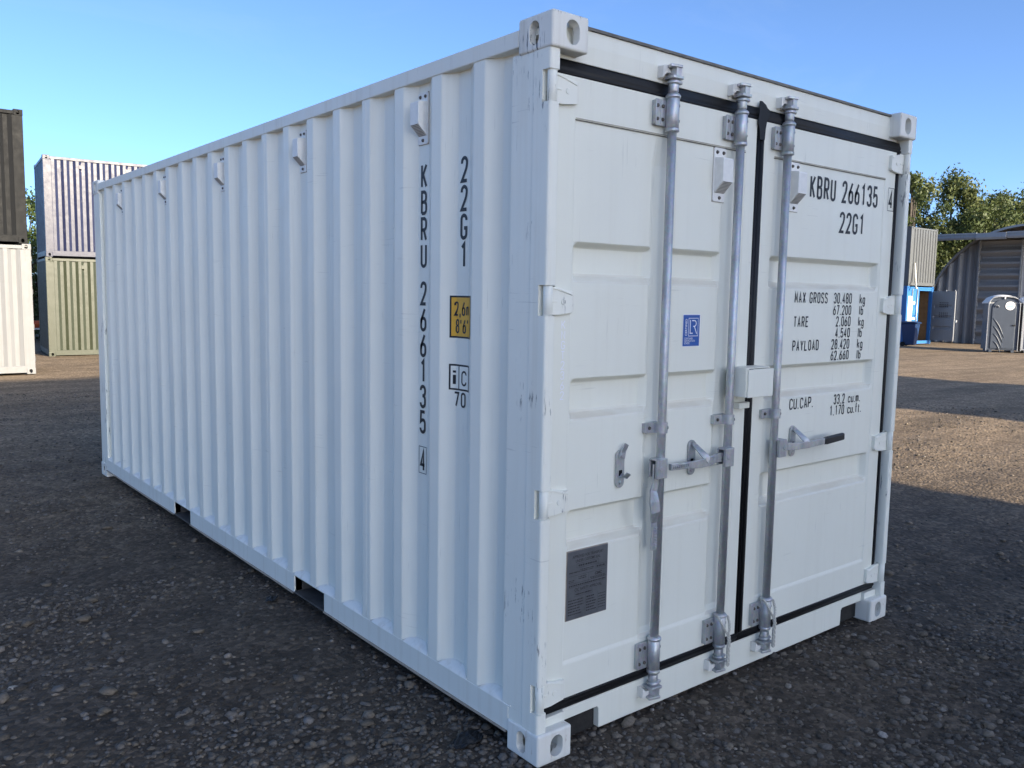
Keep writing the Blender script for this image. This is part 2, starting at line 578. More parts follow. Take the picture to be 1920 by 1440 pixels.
def ground_material():
    m, n, l, p = nmat('gravel_ground')
    g = n.new('ShaderNodeNewGeometry').outputs['Position']
    big = noise(n, l, mapping(n, l, g, (0.5, 0.5, 0.5)), 1.0, 5, 0.6, 0.4).outputs['Fac']
    mid = noise(n, l, g, 3.2, 6, 0.62).outputs['Fac']
    fin = noise(n, l, g, 38.0, 5, 0.65).outputs['Fac']
    vo = n.new('ShaderNodeTexVoronoi')
    vo.inputs['Scale'].default_value = 34.0
    vo.inputs['Randomness'].default_value = 1.0
    l.new(g, vo.inputs['Vector'])
    vo2 = n.new('ShaderNodeTexVoronoi')
    vo2.inputs['Scale'].default_value = 80.0
    l.new(g, vo2.inputs['Vector'])
    # worn lanes away from the pad carry pale brown dust
    ln = n.new('ShaderNodeVectorMath')
    ln.operation = 'LENGTH'
    sb = n.new('ShaderNodeVectorMath')
    sb.operation = 'SUBTRACT'
    sb.inputs[1].default_value = (1.2, 1.0, 0.0)
    l.new(g, sb.inputs[0])
    l.new(sb.outputs['Vector'], ln.inputs[0])
    mr = n.new('ShaderNodeMapRange')
    mr.inputs['From Min'].default_value = 2.6
    mr.inputs['From Max'].default_value = 8.0
    l.new(ln.outputs['Value'], mr.inputs['Value'])
    ad = n.new('ShaderNodeMath')
    ad.operation = 'MULTIPLY_ADD'
    l.new(big, ad.inputs[0])
    ad.inputs[1].default_value = 0.7
    ad.inputs[2].default_value = -0.35
    ad2 = n.new('ShaderNodeMath')
    ad2.operation = 'ADD'
    ad2.use_clamp = True
    l.new(mr.outputs['Result'], ad2.inputs[0])
    l.new(ad.outputs['Value'], ad2.inputs[1])
    near = mixc(n, l, ramp(n, l, mid, [(0.35, 0.0), (0.68, 1.0)]), (0.064, 0.050, 0.038, 1), (0.108, 0.083, 0.060, 1))
    dust = mixc(n, l, ramp(n, l, mid, [(0.3, 0.0), (0.7, 1.0)]), (0.172, 0.126, 0.082, 1), (0.265, 0.198, 0.130, 1))
    c = mixc(n, l, ad2.outputs['Value'], near, dust)
    # wheel tracks: long packed and loose streaks
    trk = noise(n, l, mapping(n, l, g, (0.16, 1.5, 1.0), (0, 0, 0.35)), 1.0, 4, 0.6, 0.3).outputs['Fac']
    c = mixc(n, l, 0.8, c, ramp(n, l, trk, [(0.32, 0.66), (0.5, 1.0), (0.7, 1.28)]), 'MULTIPLY')
    peb = ramp(n, l, vo.outputs['Color'], [(0.1, 0.55), (0.6, 1.0), (0.95, 1.9)])
    c = mixc(n, l, 0.75, c, peb, 'MULTIPLY')
    c = mixc(n, l, 0.5, c, ramp(n, l, fin, [(0.3, 0.6), (0.7, 1.5)]), 'MULTIPLY')
    l.new(c, p.inputs['Base Color'])
    p.inputs['Roughness'].default_value = 0.92
    p.inputs['Specular IOR Level'].default_value = 0.25
    nn = bump(n, l, mid, 0.5, 0.03)
    nn = bump(n, l, ramp(n, l, vo.outputs['Distance'], [(0.0, 1.0), (0.6, 0.0)]), 0.7, 0.012, nn)
    nn = bump(n, l, ramp(n, l, vo2.outputs['Distance'], [(0.0, 1.0), (0.6, 0.0)]), 0.5, 0.005, nn)
    nn = bump(n, l, fin, 0.5, 0.008, nn)
    l.new(nn, p.inputs['Normal'])
    return m

M['ground'] = ground_material()
me.materials.append(M['ground'])
ground = link('ground', me)
tag(ground, 'dark gravel yard with paler dusty tracks', 'ground', kind='structure')

def stone_material():
    m, n, l, p = nmat('stone')
    a = n.new('ShaderNodeAttribute')
    a.attribute_name = 'stone_colour'
    g = n.new('ShaderNodeNewGeometry').outputs['Position']
    t = noise(n, l, g, 120.0, 4).outputs['Fac']
    c = mixc(n, l, 0.6, a.outputs['Color'], ramp(n, l, t, [(0.3, 0.6), (0.7, 1.4)]), 'MULTIPLY')
    l.new(c, p.inputs['Base Color'])
    p.inputs['Roughness'].default_value = 0.85
    p.inputs['Specular IOR Level'].default_value = 0.3
    return m

M['stone'] = stone_material()

def stone_colours(k):
    g = RNG.normal(0.098, 0.034, k).clip(0.05, 0.24)
    tint = RNG.random(k)
    c = np.stack([g * (1.09 + 0.16 * tint), g * (0.98 + 0.03 * tint), g * (0.88 - 0.14 * tint)], -1)
    pale = RNG.random(k) < 0.012
    c[pale] *= 1.8
    return c

ICO = None
def ico():
    global ICO
    if ICO is None:
        bm = bmesh.new()
        bmesh.ops.create_icosphere(bm, subdivisions=1, radius=1.0)
        v = np.array([x.co for x in bm.verts])
        f = np.array([[y.index for y in x.verts] for x in bm.faces])
        bm.free()
        ICO = (v, f)
    return ICO

def scatter(k, r0, r1, size, power, az0=-35, az1=140, clump=0.5):
    """points round the camera's spot on the ground, thinning with distance"""
    u = RNG.random(k * 4)
    e = power
    r = (r0 ** e + u * (r1 ** e - r0 ** e)) ** (1 / e)
    az = np.radians(RNG.uniform(az0, az1, k * 4))
    x, y = CAM_POS.x + r * np.sin(az), CAM_POS.y + r * np.cos(az)
    inside = (x > 0.05) & (x < 2.39) & (y > 0.12) & (y < 6.0)
    cl = und(x * 0.55 + 31, y * 0.55 - 17)
    cl = (cl - cl.mean()) / cl.std()
    keep = (~inside) & (RNG.random(k * 4) < 1 / (1 + np.exp(-2.4 * cl - (0.5 - clump) * 3)))
    x, y, r = x[keep][:k], y[keep][:k], r[keep][:k]
    s = size * np.exp(RNG.normal(0, 0.38, len(x)))
    return x, y, np.minimum(s, size * 2.6)

def stone_mesh(name, x, y, s, base_v, base_f):
    k, nv = len(x), len(base_v)
    V = base_v[None] * (1 + RNG.uniform(-0.28, 0.28, (k, nv, 1)))
    sc = np.stack([np.ones(k), RNG.uniform(0.6, 1.0, k), RNG.uniform(0.32, 0.62, k)], -1)
    V = V * sc[:, None] * s[:, None, None]
    tx = RNG.normal(0, 0.3, k)
    a = RNG.uniform(0, 2 * PI, k)
    cy, sy = np.cos(tx)[:, None], np.sin(tx)[:, None]
    V = np.stack([V[..., 0], V[..., 1] * cy - V[..., 2] * sy, V[..., 1] * sy + V[..., 2] * cy], -1)
    ca, sa = np.cos(a)[:, None], np.sin(a)[:, None]
    V = np.stack([V[..., 0] * ca - V[..., 1] * sa, V[..., 0] * sa + V[..., 1] * ca, V[..., 2]], -1)
    V += np.stack([x, y, gz(x, y) + s * sc[:, 2] * RNG.uniform(-0.2, 0.4, k)], -1)[:, None]
    F = (base_f[None] + (np.arange(k) * nv)[:, None, None]).reshape(-1)
    me = bpy.data.meshes.new(name)
    me.vertices.add(k * nv)
    me.vertices.foreach_set('co', V.ravel())
    me.loops.add(len(F))
    me.loops.foreach_set('vertex_index', F)
    me.polygons.add(len(F) // 3)
    me.polygons.foreach_set('loop_start', np.arange(0, len(F), 3))
    at = me.attributes.new('stone_colour', 'FLOAT_COLOR', 'POINT')
    c = stone_colours(k)
    at.data.foreach_set('color', np.repeat(np.concatenate([c, np.ones((k, 1))], 1), nv, 0).ravel().astype(np.float32))
    me.update()
    me.materials.append(M['stone'])
    return me

iv, jf = ico()
ov = np.array([(1, 0, 0), (-1, 0, 0), (0, 1, 0), (0, -1, 0), (0, 0, 1), (0, 0, -1)], float)
of = np.array([(0, 2, 4), (2, 1, 4), (1, 3, 4), (3, 0, 4), (2, 0, 5), (1, 2, 5), (3, 1, 5), (0, 3, 5)])
parts = [(scatter(46000, 1.0, 5.2, 0.0112, 1.4, clump=0.25), iv, jf),
         (scatter(26000, 1.0, 5.0, 0.0055, 1.3, clump=0.1), ov, of),
         (scatter(60000, 4.0, 16.0, 0.0115, 1.15, clump=0.35), ov, of)]
for (x, y, s), v, f in parts:
    tag(link('gravel', stone_mesh('gravel', x, y, s, v, f), ground), kind='stuff')
# the larger loose stones, one object each
bx, by, bs = scatter(300, 1.6, 8.5, 0.0205, 0.9, az0=5, az1=75, clump=0.2)
protos = []
for k in range(8):
    pm = stone_mesh('stone', np.array([0.0]), np.array([0.0]), np.array([1.0]), iv, jf)
    co = np.empty(len(iv) * 3)
    pm.vertices.foreach_get('co', co)
    co = co.reshape(-1, 3)
    co -= co.mean(0)
    pm.vertices.foreach_set('co', co.ravel())
    protos.append(pm)
hz = gz(bx, by)
for i in range(len(bx)):
    o = link('stone', protos[i % 8], ground)
    o.location = (bx[i], by[i], hz[i] + bs[i] * 0.22)
    o.rotation_euler = (0, 0, RNG.uniform(0, 6.28))
    o.scale = (bs[i],) * 3

# ------------------------------------------------------------------ the white container
L, W, H = 6.058, 2.438, 2.591
box_thing = thing('shipping_container', 'large white shipping container filling the foreground with two closed doors', 'container', (0, 0, 0))

# --- corner castings: bevelled block, hollow, an oval opening in each outer face
def casting_mesh():
    bm = bmesh.new()
    bmesh.ops.create_cube(bm, size=1.0)
    for v in bm.verts:
        v.co = Vector(((v.co.x + .5) * .162, (v.co.y + .5) * .178, (v.co.z + .5) * .118))
    bmesh.ops.bevel(bm, geom=list(bm.edges), offset=0.009, segments=3, affect='EDGES', profile=0.5)
    me = bpy.data.meshes.new('casting')
    bm.to_mesh(me)
    bm.free()
    base = bpy.data.objects.new('casting', me)
    COL.objects.link(base)
    cutters = []
    def cut(bmc):
        mc = bpy.data.meshes.new('cut')
        bmc.to_mesh(mc)
        bmc.free()
        oc = bpy.data.objects.new('cut', mc)
        COL.objects.link(oc)
        md = base.modifiers.new('b', 'BOOLEAN')
        md.operation = 'DIFFERENCE'
        md.solver = 'EXACT'
        md.object = oc
        cutters.append(oc)
    c = bmesh.new()
    bmesh.ops.create_cube(c, size=1.0)
    for v in c.verts:
        v.co = Vector((.030 + (v.co.x + .5) * .104, .030 + (v.co.y + .5) * .12, .028 + (v.co.z + .5) * .062))
    cut(c)
    def oval(a, b, place):
        c = bmesh.new()
        pts = []
        for i in range(28):
            t = 2 * PI * i / 28
            s = max(b - a, 0)
            pts.append((a * math.cos(t), a * math.sin(t) + (s if math.sin(t) > 0 else -s)))
        vs0 = [c.verts.new(place(p[0], p[1], -0.02)) for p in pts]
        vs1 = [c.verts.new(place(p[0], p[1], 0.05)) for p in pts]
        c.faces.new(vs0)
        c.faces.new(vs1[::-1])
        for i in range(28):
            j = (i + 1) % 28
            c.faces.new((vs0[j], vs0[i], vs1[i], vs1[j]))
        bmesh.ops.recalc_face_normals(c, faces=list(c.faces))
        cut(c)
    oval(.025, .040, lambda u, v, d: Vector((d, .094 + u, .060 + v)))         # long side
    oval(.030, .040, lambda u, v, d: Vector((.089 + u, d, .060 + v)))         # end
    oval(.031, .062, lambda u, v, d: Vector((.085 + u, .094 + v, d)))         # bottom / top
    dg = bpy.context.evaluated_depsgraph_get()
    out = bpy.data.meshes.new_from_object(base.evaluated_get(dg))
    for o in cutters + [base]:
        bpy.data.objects.remove(o)
    out.name = 'corner_casting'
    out.materials.clear()
    return out

CAST = casting_mesh()
CAST.materials.append(M['white_cast'])

def castings(parent, me, l, w, h):
    """long axis along y, width along x"""
    for sx in (0, 1):
        for sy in (0, 1):
            for sz in (0, 1):
                o = link('corner_casting', me, parent)
                o.location = (w * sx, l * sy, h * sz)
                o.scale = (1 - 2 * sx, 1 - 2 * sy, 1 - 2 * sz)

castings(box_thing, CAST, L, W, H)

# --- corrugated sides
XO, XI = 0.005, 0.041
E0, PITCH = 0.437, 0.2765
FLAT, SLOPE, DEEP = 0.068, 0.066, 0.0765

def side_x(y):
    """depth of the side sheet at distance y from the door end"""
    u = (E0 - y) % PITCH           # 0 at the far edge of a ridge, growing towards the doors
    if u < FLAT:
        return XO
    if u < FLAT + SLOPE:
        return XO + (XI - XO) * (u - FLAT) / SLOPE
    if u < FLAT + SLOPE + DEEP:
        return XI
    return XI - (XI - XO) * (u - FLAT - SLOPE - DEEP) / SLOPE

brk = [0.205]
for k in range(0, 21):
    e = E0 + k * PITCH
    for d in (PITCH - SLOPE * 0, PITCH - SLOPE, FLAT + SLOPE, FLAT, 0):
        yv = e - d
        if 0.206 < yv < 5.86 and yv - brk[-1] > 1e-3:
            brk.append(yv)
brk.append(5.86)
seams = [0.205] + [E0 + k * PITCH - FLAT / 2 for k in (3, 7, 11, 15)] + [5.86]
side_objs = []
for k in range(5):
    a, b_ = seams[k], seams[k + 1]
    ys = [a + (0.0005 if k else 0)] + [v for v in brk if a + 0.002 < v < b_ - 0.002] + [b_ - 0.0005]
    mb = B()
    # soften the press-brake folds with two extra points at each
    pts = []
    for i, yv in enumerate(ys):
        if i in (0, len(ys) - 1):
            pts.append((side_x(yv), yv))
        else:
            e = 0.005
            p0, p1, p2 = [(side_x(t), t) for t in (yv - e, yv, yv + e)]
            pts += [p0, ((p0[0] + 2 * p1[0] + p2[0]) / 4, p1[1]), p2]
    n = len(pts)
    vs = []
    for off in (0.0, 0.003):
        for z in (0.158, 2.503):
            vs += [(p[0] + off, p[1], z) for p in pts]
    fs = []
    for i in range(n - 1):
        fs.append((i, i + 1, n + i + 1, n + i))
        fs.append((2 * n + i + 1, 2 * n + i, 3 * n + i, 3 * n + i + 1))
    mb.add(vs, fs, 0, False)
    if k < 4:                       # weld bead where two sheets meet
        zz = np.linspace(0.17, 2.49, 40)
        mb.tube([(XO + 0.001, b_ + random.uniform(-.0006, .0006), z) for z in zz], 0.0022, 6)
    side_objs.append(mb.obj('side_panel', 'white', box_thing))
for o in side_objs:                 # the far side is pressed the same way
    c = o.copy()
    COL.objects.link(c)
    c.location = (W, 0, 0)
    c.scale = (-1, 1, 1)

# gussets closing the foot of each recess onto the bottom rail
def gusset_mesh():
    mb = B()
    n = 10
    lo, hi = -SLOPE * 0.95, DEEP + SLOPE * 0.95
    vs, fs = [], []
    for i in range(n + 1):
        t = i / n
        y = lo + (hi - lo) * t
        lift = 0.030 * math.sin(PI * t) ** 0.7
        ref = E0 - FLAT - SLOPE - DEEP
        vs.append((0.0045, y, 0.164))
        vs.append((0.0045 + 0.004, y, 0.1665 + lift * 0.25))
        vs.append((min(side_x(ref + y), XI) - 0.001, y, 0.166 + lift))
    for i in range(n):
        for j in range(2):
            fs.append((3 * i + j, 3 * i + 3 + j, 3 * i + 4 + j, 3 * i + 1 + j))
    mb.add(vs, fs, 0, True)
    mb.tube([(v[0] - .0006, v[1], v[2]) for v in vs[2::3]], 0.0021, 6)
    return mb.mesh('gusset', 'weld')
gm = gusset_mesh()
for k in range(0, 21):
    y = E0 + k * PITCH - FLAT - SLOPE - DEEP
    if y > 5.8:
        continue
    o = link('gusset', gm, box_thing)
    o.location = (0, y, 0)
    

# --- rails
for sx in (0, 1):
    def X(x):
        return W - x if sx else x
    mb = B().box(min(X(0.001), X(.062)), max(X(0.001), X(.062)), .176, L - .176, 2.502, 2.560)
    mb.obj('top_rail', 'white_rail', box_thing, 0.004)
    for y0, y1 in ((.176, 1.662), (2.010, 3.672), (4.012, L - .176)):
        mb = B()
        mb.box(min(X(.004), X(.010)), max(X(.004), X(.010)), y0, y1, .066, .1655)
        mb.box(min(X(.010), X(.05)), max(X(.010), X(.05)), y0, y1, .070, .16)
        mb.obj('bottom_rail', 'white_rail', box_thing, 0.002)
        # thin lower flange, wavy where it has been dented
        mb = B()
        ys = np.linspace(y0 + .004, y1 - .004, 20)
        for i in range(19):
            d0, d1 = [0.0025 * math.sin(7 * t) * math.sin(2.3 * t + 1) for t in (ys[i], ys[i + 1])]
            xa, xb = X(-.004), X(.055)
            mb.add([(xa, ys[i], .0605 + d0), (xa, ys[i + 1], .0605 + d1), (xb, ys[i + 1], .0605), (xb, ys[i], .0605),
                    (xa, ys[i], .0665 + d0), (xa, ys[i + 1], .0665 + d1), (xb, ys[i + 1], .0665), (xb, ys[i], .0665)],
                   [(0, 1, 2, 3), (7, 6, 5, 4), (0, 4, 5, 1), (3, 2, 6, 7)])
        mb.obj('rail_flange', 'sealant', box_thing)
    for y0, y1 in ((1.662, 2.010), (3.672, 4.012)):
        B().box(min(X(.003), X(.06)), max(X(.003), X(.06)), y0, y1, .160, .1652).obj('pocket_strap', 'white_rail', box_thing)
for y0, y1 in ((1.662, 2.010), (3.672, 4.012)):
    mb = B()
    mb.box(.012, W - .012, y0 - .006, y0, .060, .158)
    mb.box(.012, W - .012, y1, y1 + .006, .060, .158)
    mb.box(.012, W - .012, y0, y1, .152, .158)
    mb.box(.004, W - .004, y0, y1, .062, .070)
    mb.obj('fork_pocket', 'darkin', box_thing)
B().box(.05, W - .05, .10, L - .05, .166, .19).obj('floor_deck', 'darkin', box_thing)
B().box(.03, W - .03, .10, L - .05, 2.535, 2.556).obj('roof_panel', 'white', box_thing)
B().box(.08, W - .08, L - .035, L - .02, .1, 2.54).obj('front_wall', 'white', box_thing)
for z0, z1 in ((.02, .16), (2.47, 2.58)):
    B().box(.165, W - .165, L - .07, L - .004, z0, z1).obj('end_rail', 'white_rail', box_thing, .004)

# --- corner posts
HZ = (0.241, 0.945, 1.650, 2.355)      # hinge heights
for sx in (0, 1):
    def X(x):
        return W - x if sx else x
    full = [(.006, .212), (.006, .100), (.0045, .097), (.0045, .024), (.006, .0165), (.0105, .0125), (.016, .011), (.040, .011), (.045, .013), (.047, .018), (.047, .078), (.080, .078), (.080, .212)]
    notch = [(.006, .212), (.006, .100), (.0045, .097), (.0045, .052), (.080, .052), (.080, .212)]
    mb = B()
    z = .112
    for hz_ in HZ:
        mb.prism([(X(p[0]), p[1]) for p in full], 2, z, hz_ - .052)
        mb.prism([(X(p[0]), p[1]) for p in notch], 2, hz_ - .052, hz_ + .052)
        z = hz_ + .052
    mb.prism([(X(p[0]), p[1]) for p in full], 2, z, 2.478)
    mb.obj('corner_post', 'white_post', box_thing)
    rear = [(.005, 5.845), (.005, 6.040), (.018, 6.052), (.09, 6.052), (.09, 6.0), (.045, 5.99), (.03, 5.845)]
    B().prism([(X(p[0]), p[1]) for p in rear], 2, .112, 2.478).obj('corner_post', 'white_post', box_thing, 0.003)

# --- header and sill
header = B().prism([(.058, 2.461), (.055, 2.52), (.058, 2.574), (.14, 2.574), (.14, 2.461)], 0, .08, W - .08).obj('door_header', 'white_door', box_thing, .002)
B().prism([(.050, 2.5745), (.050, 2.584), (.14, 2.584), (.14, 2.5745)], 0, .16, W - .16).obj('roof_lip', 'lip', header)
sill_poly = [(.162, .149), (W - .162, .149), (W - .162, .104), (W - .196, .104), (W - .345, .106), (W - .355, .095), (W - .357, .018), (.357, .018), (.355, .095), (.345, .106), (.196, .104), (.162, .104)]
sill = B().prism(sill_poly, 1, .057, .12).box(.05, .162, .04, .12, .112, .150).box(W - .162, W - .05, .04, .12, .112, .150).obj('door_sill', 'white_door', box_thing, .003)
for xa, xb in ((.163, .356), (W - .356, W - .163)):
    B().box(xa, xb, .084, .14, .012, .1035).obj('notch_shade_plate', 'notch_shade', sill)  # dark plate paints the shade of the hollow notch
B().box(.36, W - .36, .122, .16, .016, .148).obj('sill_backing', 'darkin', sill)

# --- doors
def smooth01(t):
    t = max(0.0, min(1.0, t))
    return t * t * (3 - 2 * t)

BANDS = ((1.713, 1.857), (1.222, 1.376), (0.743, 0.899))
DY = 0.052
def door(x0, x1, px0, px1, chans, name):
    z0, z1 = .193, 2.410
    xs = {x0, x1, px0 - .003, px0 + .003, px1 - .003, px1 + .003, px0 + .006, px0 + .012, px0 + .026, px0 + .034, px1 - .006, px1 - .012, px1 - .028, px1 - .038}
    for a, b_ in chans:
        xs |= {a - .022, a - .006, a + .006, b_ - .006, b_ + .006, b_ + .022}
    for i in range(1, 9):
        xs.add(px0 + (px1 - px0) * i / 9)
    zs = {z0, z1, .318, .324, .336, 2.266, 2.270, 2.2745}
    for a, b_ in BANDS:
        zs |= {a - .006, a, a + .007, a + .026, a + .034, a + .042, b_ - .021, b_ - .015, b_ - .005, b_, b_ + .004}
    zz = [.36 + i * .1 for i in range(20)]
    zs |= set(zz)
    xs, zs = sorted(x for x in xs if x0 <= x <= x1), sorted(zs)
    def depth(x, z):
        ins = smooth01((x - px0 + .003) / .006) * smooth01((px1 + .003 - x) / .006) * smooth01((z - .320) / .014) * smooth01((2.2735 - z) / .005)
        d = 0.0045 * ins
        band = 0.0
        for a, b_ in BANDS:
            t = smooth01((z - a) / .034) * smooth01((b_ - z) / .020)
            band = max(band, t)
        ex = smooth01((x - px0 - .004) / .030) * smooth01((px1 - .004 - x) / .034)
        ch = 0.0
        for a, b_ in chans:
            ch = max(ch, smooth01((x - a + .022) / .028) * smooth01((b_ + .022 - x) / .028))
        ch *= smooth01((z - .325) / .02) * smooth01((2.26 - z) / .02)
        bd = .037 * band * ex
        return d + bd * (1 - ch) + max(.014, 0) * ch
    mb = B()
    nx_, nz_ = len(xs), len(zs)
    vs = [(x, DY + depth(x, z), z) for z in zs for x in xs]
    fs = [(j * nx_ + i, j * nx_ + i + 1, (j + 1) * nx_ + i + 1, (j + 1) * nx_ + i) for j in range(nz_ - 1) for i in range(nx_ - 1)]
    mb.add(vs, fs, 0, False)
    for a, b_, c, d in ((x0, x0, z0, z1), (x1, x1, z0, z1), (x0, x1, z0, z0), (x0, x1, z1, z1)):
        if a == b_:
            mb.add([(a, DY, c), (a, DY + .06, c), (a, DY + .06, d), (a, DY, d)], [(0, 1, 2, 3)])
        else:
            mb.add([(a, DY, c), (b_, DY, c), (b_, DY + .06, c), (a, DY + .06, c)], [(0, 1, 2, 3)])
    mb.box(x0 + .01, x1 - .01, DY + .062, DY + .075, z0 + .01, z1 - .01)
    return mb.obj('door', 'white_door', box_thing)

door_l = door(.072, 1.186, .158, 1.116, ((.575, .675), (.992, 1.09)), 'l')
door_r = door(1.238, 2.352, 1.316, 2.258, (), 'r')
tag(door_l, 'left door with two locking bars and a grey approval plate')
tag(door_r, 'right door with one locking bar and lines of black lettering')

# sealed seams under the top strip of each door
for dr, xa, xb in ((door_l, .158, 1.116), (door_r, 1.316, 2.258)):
    B().box(xa, xb, DY - .0006, DY + .004, 2.2670, 2.2694).obj('seam', 'lip', dr)
    B().box(xa, xb, DY - .0004, DY + .004, 2.2735, 2.2750).obj('seam', 'sealant', dr)
# --- rubber gaskets, ribbed
def gasket_h(x0, x1, z0, z1, up, parent):
    y = DY - .004
    pr = [(y + .026, z0), (y + .004, z0), (y, z0 + .004), (y + .001, z0 + .010), (y + .006, z0 + .014), (y + .003, z0 + .020), (y + .004, z0 + .026), (y + .010, z1 - .010), (y + .012, z1), (y + .026, z1)]
    if not up:
        pr = [(a, z0 + z1 - b_) for a, b_ in pr]
    B().prism(pr, 0, x0, x1, 0, True).obj('gasket', 'rubber', parent)
gasket_h(.049, 1.205, 2.4095, 2.4605, True, door_l)
gasket_h(1.2055, 2.388, 2.4095, 2.4605, True, door_r)
gasket_h(.049, 1.205, .150, .1935, False, door_l)
gasket_h(1.2055, 2.388, .150, .1935, False, door_r)
B().prism([(2.3525, DY + .02), (2.3525, DY - .002), (2.364, DY - .005), (2.378, DY - .003), (2.3905, DY + .004), (2.3905, DY + .02)], 2, .194, 2.409, 0, True).obj('gasket', 'rubber', door_r)
B().prism([(.048, DY + .02), (.048, DY + .004), (.060, DY - .003), (.0715, DY), (.0715, DY + .02)], 2, .194, 2.409, 0, True).obj('gasket', 'rubber', door_l)
# centre seal: two strips, the right one flared at the head
B().prism([(1.1865, DY + .02), (1.1865, DY - .002), (1.196, DY - .006), (1.205, DY - .003), (1.205, DY + .02)], 2, .194, 2.409, 0, True).obj('gasket', 'rubber', door_l)
B().prism([(1.2055, DY + .02), (1.2055, DY - .003), (1.214, DY - .007), (1.228, DY - .006), (1.2375, DY - .002), (1.2375, DY + .02)], 2, .194, 2.409, 0, True).obj('gasket', 'rubber', door_r)
B().prism([(1.183, 2.425), (1.184, 2.484), (1.200, 2.485), (1.226, 2.474), (1.238, 2.462), (1.256, 2.454), (1.256, 2.428), (1.240, 2.412), (1.232, 2.38), (1.228, 2.33), (1.194, 2.33), (1.190, 2.37), (1.178, 2.395), (1.178, 2.412)], 1, DY - .0105, DY - .0075).obj('seal_flap', 'rubber', door_r)

# --- hinges
for sx, dr in ((0, door_l), (1, door_r)):
    def X(x):
        return W - x if sx else x
    for hz_ in HZ:
        mb = B()
        mb.tube([(X(.0265), .0275, hz_ - .050), (X(.0265), .0275, hz_ + .050)], .0165, 18)
        mb.tube([(X(.0265), .0275, hz_ - .0515), (X(.0265), .0275, hz_ - .0495)], .0185, 18)
        mb.tube([(X(.0265), .0275, hz_ + .0495), (X(.0265), .0275, hz_ + .0515)], .0185, 18)
        leaf = [(.030, -.049), (.030, .049), (.075, .046), (.115, .036), (.156, .033), (.158, -.030), (.150, -.040), (.09, -.049)]
        mb.prism([(X(p[0]), hz_ + p[1]) for p in leaf], 1, .036, DY + .001)
        rib = [(.045, .040), (.045, .046), (.078, .043), (.116, .033), (.148, .024), (.146, .019), (.112, .028), (.076, .037)]
        mb.prism([(X(p[0]), hz_ + p[1]) for p in rib], 1, .033, .037)
        mb.tube([(X(.105), .0365, hz_ - .004), (X(.105), .0335, hz_ - .004)], .010, 14)
        mb.box(min(X(.05), X(.075)), max(X(.05), X(.075)), .0338, .037, hz_ - .006, hz_ + .001)
        mb.obj('hinge', 'white_post', dr, .0015, 1)

# --- locking gear
BY, BR = 0.020, 0.0172
def bearing(bx_, z0, z1, parent, flip):
    mb = B()
    mb.tube([(bx_, BY, z0), (bx_, BY, z1)], .0245, 20)
    ring = z0 if flip else z1
    e = -1 if flip else 1
    mb.lathe(bx_, BY, sorted([(.0245, ring), (.0285, ring + e * .003), (.0285, ring + e * .010), (.022, ring + e * .017)], key=lambda q: q[1]), 20)
    other = z1 if flip else z0
    mb.lathe(bx_, BY, sorted([(.0245, other), (.0265, other - e * .002), (.0265, other - e * .012), (.0185, other - e * .014)], key=lambda q: q[1]), 20)
    # folded flange bolted to the door
    mb.prism([(bx_ - .074, z0 + .006), (bx_ - .080, z0 + .014), (bx_ - .080, z1 - .014), (bx_ - .074, z1 - .006), (bx_ + .01, z1 - .006), (bx_ + .01, z0 + .006)], 1, .036, .0405)
    mb.box(bx_ - .082, bx_ - .077, .028, .041, z0 + .012, z1 - .012)
    mb.box(bx_ - .049, bx_ - .046, .0335, .037, z0 + .012, z1 - .008)
    for dz in (.030, (z1 - z0) - .030):
        for dx in (-.066, -.037):
            mb.tube([(bx_ + dx, .0370, z0 + dz), (bx_ + dx, .0305, z0 + dz)], [.0075, .006], 10, 1)
    for dz in (.026, (z1 - z0) - .026):
        a = math.radians(-38)
        px_, py_ = bx_ + .0240 * math.cos(a), BY + .0240 * math.sin(a)
        mb.tube([(px_, py_, z0 + dz), (px_ + .0016 * math.cos(a), py_ + .0016 * math.sin(a), z0 + dz)], .0065, 10, 2)
    mb.box(bx_ - .078, bx_ + .012, .0405, DY + .02, z0 + .010, z1 - .010)
    mb.obj('bearing_bracket', ['galv', 'screw', 'rubber'], parent, .001, 1)

